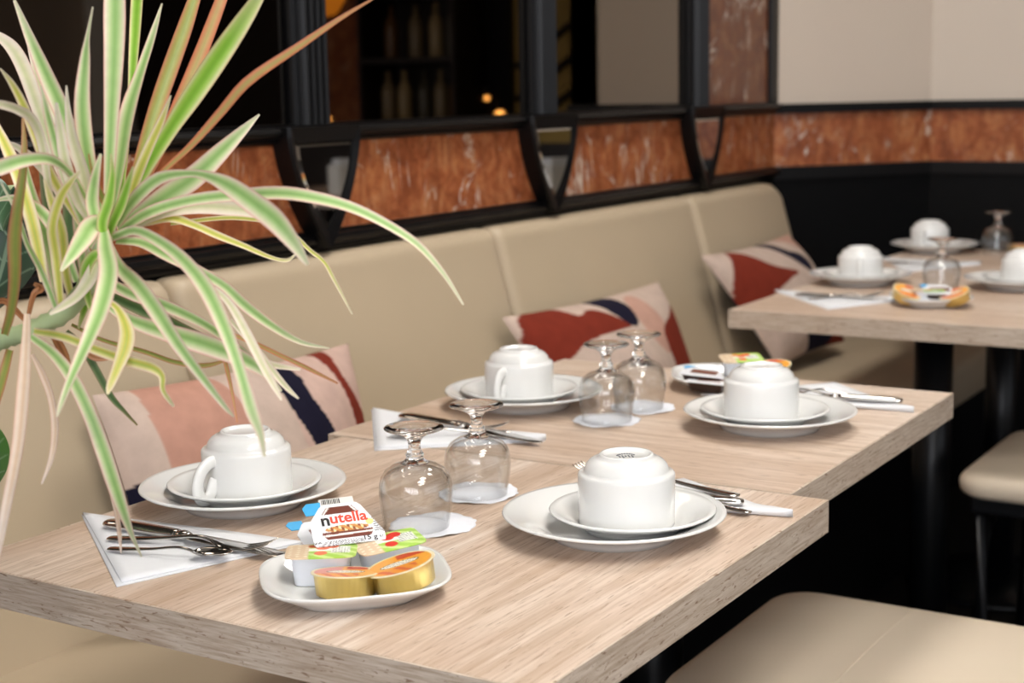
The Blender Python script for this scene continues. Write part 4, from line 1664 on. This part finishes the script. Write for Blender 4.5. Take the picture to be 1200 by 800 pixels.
D = DPL
LV = [
    # upright fan
    ([(126, 258, 9), (130, 150, 16), (134, 60, 24), (135, 0, 26), (134, -60, 18), (133, -110, 4)], 'norm', D, D + .02, .0, .3, .2),
    ([(140, 240, 8), (152, 130, 7), (157, 60, 12), (161, 0, 15), (165, -60, 12), (168, -110, 3)], 'fresh', D + .04, D + .14, 0, .3, .5),
    ([(130, 255, 9), (140, 200, 16), (150, 135, 21), (164, 88, 14), (178, 45, 10), (190, 4, 2)], 'norm', D, D + .06, 0, .5, .3),
    ([(120, 255, 8), (112, 222, 12), (103, 185, 19), (97, 125, 20), (100, 72, 14), (103, 42, 6), (109, 8, 2)], 'norm', D - .01, D - .06, 0, .2, .4),
    ([(116, 255, 9), (96, 190, 16), (76, 135, 22), (55, 88, 20), (36, 45, 13), (17, 0, 4)], 'norm', D, D + .05, 0, .4, .3),
    ([(106, 262, 8), (72, 200, 13), (48, 135, 16), (30, 85, 17), (14, 56, 15), (-8, 38, 8)], 'pale', D + .02, D + .10, 0, .3, .6),
    ([(95, 262, 8), (60, 205, 11), (42, 160, 12), (28, 124, 11), (14, 98, 8), (0, 80, 2)], 'yellow', D - .01, D - .06, 0, .3, .2),
    ([(60, 240, 8), (50, 170, 12), (38, 140, 13), (20, 128, 11), (0, 122, 10), (-30, 118, 4)], 'pale', D - .02, D - .10, 0, .2, .5),
    ([(112, 250, 8), (88, 180, 13), (62, 130, 11), (45, 95, 8), (32, 50, 2)], 'pale', D + .03, D + .08, 0, .3, .2),
    ([(100, 268, 9), (80, 215, 15), (66, 170, 14), (55, 130, 9), (48, 100, 2)], 'norm', D - .02, D - .05, 0, .5, .3),
    ([(108, 262, 8), (92, 235, 13), (78, 195, 14), (70, 150, 10), (66, 120, 3)], 'pale', D - .03, D - .08, 0, .2, .3),
    # left crown
    ([(6, 392, 10), (14, 362, 13), (18, 325, 16), (18, 280, 18), (21, 245, 15), (27, 205, 11), (29, 172, 8), (27, 138, 3)], 'olive', D - .02, D - .08, -.02, .3, .2),
    ([(105, 240, 8), (85, 206, 9), (60, 187, 12), (30, 187, 15), (0, 196, 17), (-45, 214, 10)], 'norm', D - .02, D - .12, -.03, .3, .4),
    ([(52, 330, 10), (40, 270, 15), (26, 220, 15), (12, 182, 14), (-4, 148, 9), (-16, 120, 3)], 'yellow', D + .02, D + .05, 0, .4, .2),
    ([(66, 362, 8), (58, 340, 9), (46, 312, 8), (32, 285, 7), (20, 250, 5), (2, 215, 2)], 'norm', D - .03, D - .05, 0, .4, .2),
    ([(68, 366, 11), (64, 320, 15), (52, 270, 16), (40, 235, 13), (32, 200, 6), (28, 180, 2)], 'norm', D + .03, D + .06, 0, .4, .3),
    ([(72, 362, 10), (66, 300, 14), (62, 265, 14), (72, 230, 13), (84, 212, 9), (94, 200, 3)], 'yellow', D - .03, D - .08, 0, .3, .3),
    ([(88, 320, 9), (82, 275, 15), (82, 240, 16), (80, 205, 10), (78, 180, 3)], 'dark', D + .03, D + .04, 0, .4, .3),
    ([(98, 320, 9), (95, 280, 15), (92, 250, 14), (96, 215, 12), (102, 195, 4)], 'norm', D + .01, D - .02, 0, .3, .3),
    ([(70, 325, 9), (62, 275, 15), (58, 235, 18), (52, 190, 13), (48, 160, 3)], 'dark', D + .05, D + .08, 0, .4, .3),
    # red-edged right fan
    ([(146, 246, 8), (166, 182, 14), (183, 127, 17), (200, 78, 18), (220, 22, 16), (240, -40, 8), (252, -80, 2)], 'olive', D + .02, D + .10, 0, .4, .3),
    ([(148, 248, 8), (172, 205, 12), (195, 155, 14), (215, 110, 15), (236, 60, 15), (262, -8, 12), (284, -70, 3)], 'rust', D + .01, D + .06, 0, .4, .3),
    ([(140, 260, 9), (165, 207, 14), (200, 150, 17), (225, 112, 22), (256, 66, 23), (290, 16, 17), (322, -34, 4)], 'fresh', D, D - .02, 0, .4, .5),
    ([(142, 262, 8), (158, 215, 14), (172, 180, 13), (190, 140, 9), (200, 112, 2)], 'yellow', D - .01, D - .05, 0, .3, .2),
    ([(158, 235, 5), (190, 202, 7), (225, 170, 9), (260, 131, 12), (292, 95, 13), (350, 55, 10), (400, 21, 6), (440, -3, 2)], 'rust', D, D - .08, 0, .4, .3),
    ([(140, 263, 9), (162, 250, 15), (192, 231, 24), (226, 208, 25), (256, 180, 20), (284, 153, 11), (304, 134, 2)], 'norm', D, D + .05, 0, .3, .4),
    # arching leaves to the right
    ([(136, 264, 10), (156, 235, 15), (186, 209, 15), (222, 203, 9), (246, 207, 13), (270, 218, 22), (296, 236, 26), (322, 256, 27), (342, 280, 20), (354, 298, 12), (361, 310, 5)], 'norm', D - .01, D - .13, -.03, .2, .5, 40),
    ([(140, 270, 9), (176, 248, 14), (225, 234, 14), (280, 228, 15), (330, 226, 16), (372, 232, 15), (412, 243, 13), (452, 262, 11), (490, 287, 9), (520, 321, 6), (543, 357, 2)], 'norm', D, D - .06, -.04, .2, .4, 40),
    ([(138, 276, 9), (185, 251, 14), (225, 242, 18), (265, 243, 18), (300, 249, 13), (325, 264, 5)], 'pale', D + .02, D + .04, 0, .2, .3),
    ([(138, 270, 8), (175, 258, 15), (200, 255, 12), (226, 263, 9), (256, 276, 9), (286, 288, 7), (316, 301, 5), (336, 305, 4), (346, 298, 2)], 'yellow', D + .03, D + .02, 0, .4, .2, 34),
    ([(200, 262, 5), (270, 255, 6), (325, 262, 5), (345, 275, 4), (362, 292, 5), (380, 307, 5), (392, 328, 5), (413, 368, 2)], 'yellow', D + .05, D + .02, 0, .3, .3, 34),
    ([(132, 278, 9), (160, 270, 12), (195, 288, 15), (222, 312, 18), (244, 342, 20), (264, 385, 18), (280, 430, 15), (294, 478, 16), (305, 508, 9), (310, 535, 3)], 'norm', D - .03, D - .14, -.05, .3, .3, 40),
    ([(136, 282, 9), (165, 284, 12), (195, 298, 15), (230, 316, 13), (262, 334, 12), (288, 358, 14), (320, 382, 11), (352, 400, 7), (386, 408, 2)], 'norm', D + .02, D + .02, -.02, .3, .3, 34),
    ([(128, 285, 9), (140, 312, 16), (162, 334, 20), (184, 364, 21), (208, 402, 17), (236, 440, 12), (262, 474, 7), (274, 488, 2)], 'norm', D - .04, D - .12, -.03, .3, .3, 34),
    ([(122, 270, 12), (124, 290, 20), (128, 320, 25), (119, 360, 24), (103, 400, 18), (85, 440, 12), (73, 470, 8), (67, 488, 3)], 'norm', D - .04, D - .16, -.03, .2, .4, 34),
    ([(126, 258, 12), (108, 264, 22), (97, 280, 22), (82, 302, 13), (71, 318, 3)], 'norm', D - .03, D - .09, 0, .3, .2),
    ([(118, 292, 8), (108, 322, 18), (92, 345, 14), (76, 357, 11), (58, 368, 4)], 'pale', D - .01, D - .06, 0, .3, .2),
    # hanging leaves and lower sprays
    ([(122, 350, 6), (138, 362, 9), (148, 385, 16), (147, 405, 18), (138, 430, 13), (129, 452, 9), (126, 462, 3)], 'yellow', D - .02, D - .08, 0, .4, .2),
    ([(40, 388, 9), (75, 394, 12), (110, 408, 13), (150, 422, 14), (178, 430, 14), (190, 440, 10), (191, 456, 7), (198, 468, 6), (204, 476, 3)], 'yellow', D - .02, D - .05, -.02, .3, .3, 36),
    ([(118, 322, 8), (150, 342, 14), (190, 356, 15), (230, 374, 13), (262, 394, 11), (300, 424, 9), (322, 450, 3)], 'norm', D + .02, D + .03, 0, .4, .3),
    ([(118, 340, 8), (150, 356, 12), (186, 372, 15), (226, 392, 14), (262, 408, 11), (292, 420, 3)], 'dark', D + .04, D + .06, 0, .4, .3),
    ([(122, 355, 8), (155, 375, 16), (200, 390, 22), (245, 404, 25), (285, 420, 20), (310, 436, 12), (330, 458, 3)], 'norm', D, D - .02, 0, .3, .3),
    ([(225, 325, 5), (255, 342, 7), (272, 360, 9), (292, 396, 11), (308, 428, 10), (320, 450, 8), (330, 469, 2)], 'pale', D - .04, D - .10, 0, .3, .3),
    ([(270, 375, 5), (300, 408, 8), (324, 440, 8), (338, 456, 6), (350, 467, 2)], 'pale', D - .01, D - .04, 0, .3, .3),
    ([(255, 385, 4), (300, 403, 5), (330, 417, 5), (362, 432, 5), (396, 449, 2)], 'rust', D, D - .03, 0, .3, .3),
    ([(250, 410, 6), (290, 420, 11), (322, 428, 8), (352, 433, 3)], 'pale', D + .01, D + .01, 0, .3, .3),
    ([(84, 380, 4), (120, 398, 5), (170, 412, 6), (205, 424, 6), (240, 428, 6), (268, 421, 2)], 'olive', D + .04, D + .06, 0, .3, .3),
    ([(262, 415, 4), (266, 432, 5), (271, 455, 4), (278, 495, 2)], 'rust', D + .02, D - .01, 0, .3, .3),
    ([(36, 394, 9), (62, 414, 13), (84, 442, 16), (104, 482, 17), (120, 524, 19), (136, 572, 18), (146, 602, 13), (154, 625, 7), (166, 652, 2)], 'norm', D - .02, D + .00, -.03, .3, .3, 40),
    ([(128, 570, 3), (137, 602, 6), (140, 622, 6), (142, 648, 2)], 'dry', D - .02, D - .01, 0, .3, .3),
    ([(78, 388, 5), (96, 405, 8), (112, 432, 9), (130, 464, 8), (146, 482, 5), (161, 498, 2)], 'dark', D + .03, D + .02, 0, .4, .3),
    ([(32, 368, 8), (31, 400, 12), (29, 440, 16), (26, 480, 17), (22, 520, 16), (15, 560, 14), (6, 605, 12), (-4, 660, 6)], 'dry', D - .04, D - .12, -.02, .2, .3, 36),
    ([(38, 415, 4), (50, 438, 9), (60, 465, 9), (65, 500, 10), (61, 535, 7), (49, 567, 2)], 'dry', D - .03, D - .06, 0, .3, .3),
    ([(56, 384, 5), (66, 398, 9), (76, 418, 10), (82, 435, 3)], 'brown', D, D - .02, 0, .3, .3),
    ([(95, 408, 5), (110, 418, 9), (125, 420, 5), (128, 418, 2)], 'brown', D + .02, D + .03, 0, .3, .3),
    ([(34, 368, 6), (40, 345, 8), (48, 338, 10), (40, 332, 4)], 'brown', D, D + .02, 0, .3, .3),
    ([(30, 375, 6), (15, 360, 8), (2, 352, 7), (-20, 362, 3)], 'brown', D + .01, D + .03, 0, .3, .3),
    ([(12, 410, 10), (4, 440, 12), (-6, 475, 10), (-20, 520, 3)], 'olive', D + .01, D - .02, 0, .3, .3),
    ([(100, 310, 8), (108, 335, 12), (100, 360, 10), (92, 385, 3)], 'fresh', D + .02, D + .02, 0, .3, .3),
    ([(104, 300, 9), (84, 250, 14), (66, 215, 15), (44, 190, 12), (20, 172, 8), (0, 166, 2)], 'pale', D + .04, D + .08, 0, .3, .3),
    ([(90, 330, 9), (74, 290, 14), (60, 262, 15), (38, 240, 12), (14, 232, 8), (-10, 236, 3)], 'norm', D + .02, D + .05, 0, .3, .3),
    ([(112, 280, 8), (104, 240, 14), (98, 205, 15), (86, 165, 13), (80, 130, 8), (78, 100, 2)], 'pale', D - .02, D - .05, 0, .3, .3),
    ([(84, 350, 9), (76, 310, 13), (72, 270, 14), (60, 235, 10), (52, 210, 3)], 'yellow', D, D - .03, 0, .3, .3),
    ([(104, 290, 8), (112, 265, 13), (108, 235, 15), (112, 205, 10), (118, 180, 3)], 'norm', D - .03, D - .06, 0, .3, .3),
    ([(120, 300, 8), (110, 300, 14), (100, 320, 15), (104, 350, 10), (110, 372, 3)], 'fresh', D - .01, D - .03, 0, .3, .3),
    ([(126, 280, 8), (132, 262, 12), (142, 240, 13), (150, 215, 8), (156, 195, 2)], 'fresh', D - .03, D - .06, 0, .3, .3),
    ([(124, 285, 8), (120, 262, 13), (128, 235, 13), (132, 205, 8), (130, 180, 2)], 'fresh', D - .04, D - .06, 0, .3, .3),
    ([(128, 262, 6), (124, 240, 9), (116, 222, 8), (108, 200, 4), (104, 180, 2)], 'olive', D - .03, D - .06, 0, .3, .3),
]
for a in LV:
    pts, var, d0, d1, bow, t0, t1 = a[:7]
    leaf(pts, var, d0, d1, bow, t0 * random.choice((-1, 1)), t1 * random.choice((-1, 1)), a[7] if len(a) > 7 else 26)

tp = [atd(124, 262, D), atd(112, 315, D), atd(80, 362, D), atd(35, 388, D), atd(-5, 402, D + .01), atd(-60, 450, D + .02), atd(-110, 560, D + .02)]
tp = [p - DR0 for p in tp] + [np.array([0.01, 0.0, 0.62]), np.array([0, 0, 0.36])]
trk = crom(tp, 60)
tube('branch', trk[:34], [(0.0065 + 0.0016 * math.sin(i * 1.4) ** 2) for i in range(34)], M['stalk'], dr, 12)
tube('trunk', trk[33:], [0.008 + 0.008 * i / 26 for i in range(27)], M['bark'], dr, 12)
lathe('pot', [(0, 0), (0.10, 0), (0.105, 0.01), (0.135, 0.34), (0.145, 0.345), (0.148, 0.38), (0.138, 0.385), (0.130, 0.37), (0.128, 0.34), (0, 0.34)], M['pot'], dr, 40)
lathe('soil', [(0, 0.366), (0.06, 0.364), (0.129, 0.358), (0.128, 0.342), (0, 0.342)], M['soil'], dr, 40)

# ------------------------------------------------------------------ broad-leaved fig behind it, mostly outside the frame
FG0 = np.array([0.50, 1.36, 0.0])
fg = empty('fig_plant', FG0, 0, 'dark green broad-leaved plant at the left edge behind the striped dracaena', 'plant')


def broad_leaf(cx, cy, w, h, rot, depth, green, tilt=0.4):
    """oval leaf in px at depth, with pale ribs"""
    vs, fs, cs = [], [], []
    nu, nv = 90, 48
    g = np.array(lin(green))
    rib = g * 0.55 + np.array(lin('#8fa58a')) * 0.45
    for i in range(nu + 1):
        t = i / nu
        hw = (math.sin(PI * (0.03 + 0.96 * t ** 0.85)) ** 0.75) * w / 2
        for j in range(nv + 1):
            s = 2 * j / nv - 1
            lx, ly = s * hw, (t - 0.5) * h
            px = cx + lx * math.cos(rot) - ly * math.sin(rot)
            py = cy + lx * math.sin(rot) + ly * math.cos(rot)
            d = depth + tilt * (s * w / 2) / F * depth + 0.012 * (s * s) - 0.02 * (t - .5) ** 2
            vs.append(atd(px, py, d) - FG0)
            k = (t * 5 + abs(s) * 1.2) % 1.0
            cs.append(rib if (abs(s) < 0.05 or (k < 0.10 and abs(s) < 0.93)) else g)
    for i in range(nu):
        for j in range(nv):
            q = i * (nv + 1) + j
            fs.append((q, q + 1, q + nv + 2, q + nv + 1))
    o = obj('leaf', vs, fs, M['fig'], fg, True, cs)
    return atd(cx - h / 2 * -math.sin(rot), cy - h / 2 * math.cos(rot), depth) - FG0


st = []
for a in ((8, 292, 84, 150, 0.25, 1.44, '#26402c'), (-14, 238, 60, 74, -0.5, 1.40, '#3b5a3c'), (-22, 540, 66, 96, 0.1, 1.40, '#3f6f2a'),
          (-90, 420, 90, 130, 0.6, 1.45, '#2c4a30'), (-120, 260, 90, 140, -0.4, 1.5, '#2c4a30')):
    st.append(broad_leaf(*a))
stem_top = np.array([0.10, 0.03, 1.16])
stemp = crom([(0, 0, 0.30), (0.02, 0.0, 0.6), (0.05, 0.01, 0.9), stem_top], 24)
tube('stem', stemp, [0.012 - 0.006 * i / 23 for i in range(24)], M['bark'], fg, 10)
for p in st:
    q = stemp[min(23, max(4, int((p[2] - 0.36) / 0.86 * 23)))]
    tube('petiole', crom([q, (np.array(q) + p) / 2 + (0, 0, 0.015), p], 10), 0.003, M['stalk'], fg, 8)
lathe('pot', [(0, 0), (0.10, 0), (0.105, 0.01), (0.13, 0.28), (0.138, 0.285), (0.14, 0.315), (0.13, 0.32), (0.122, 0.30), (0.12, 0.28), (0, 0.28)], M['pot'], fg, 40)
lathe('soil', [(0, 0.305), (0.06, 0.303), (0.121, 0.298), (0.12, 0.282), (0, 0.282)], M['soil'], fg, 40)
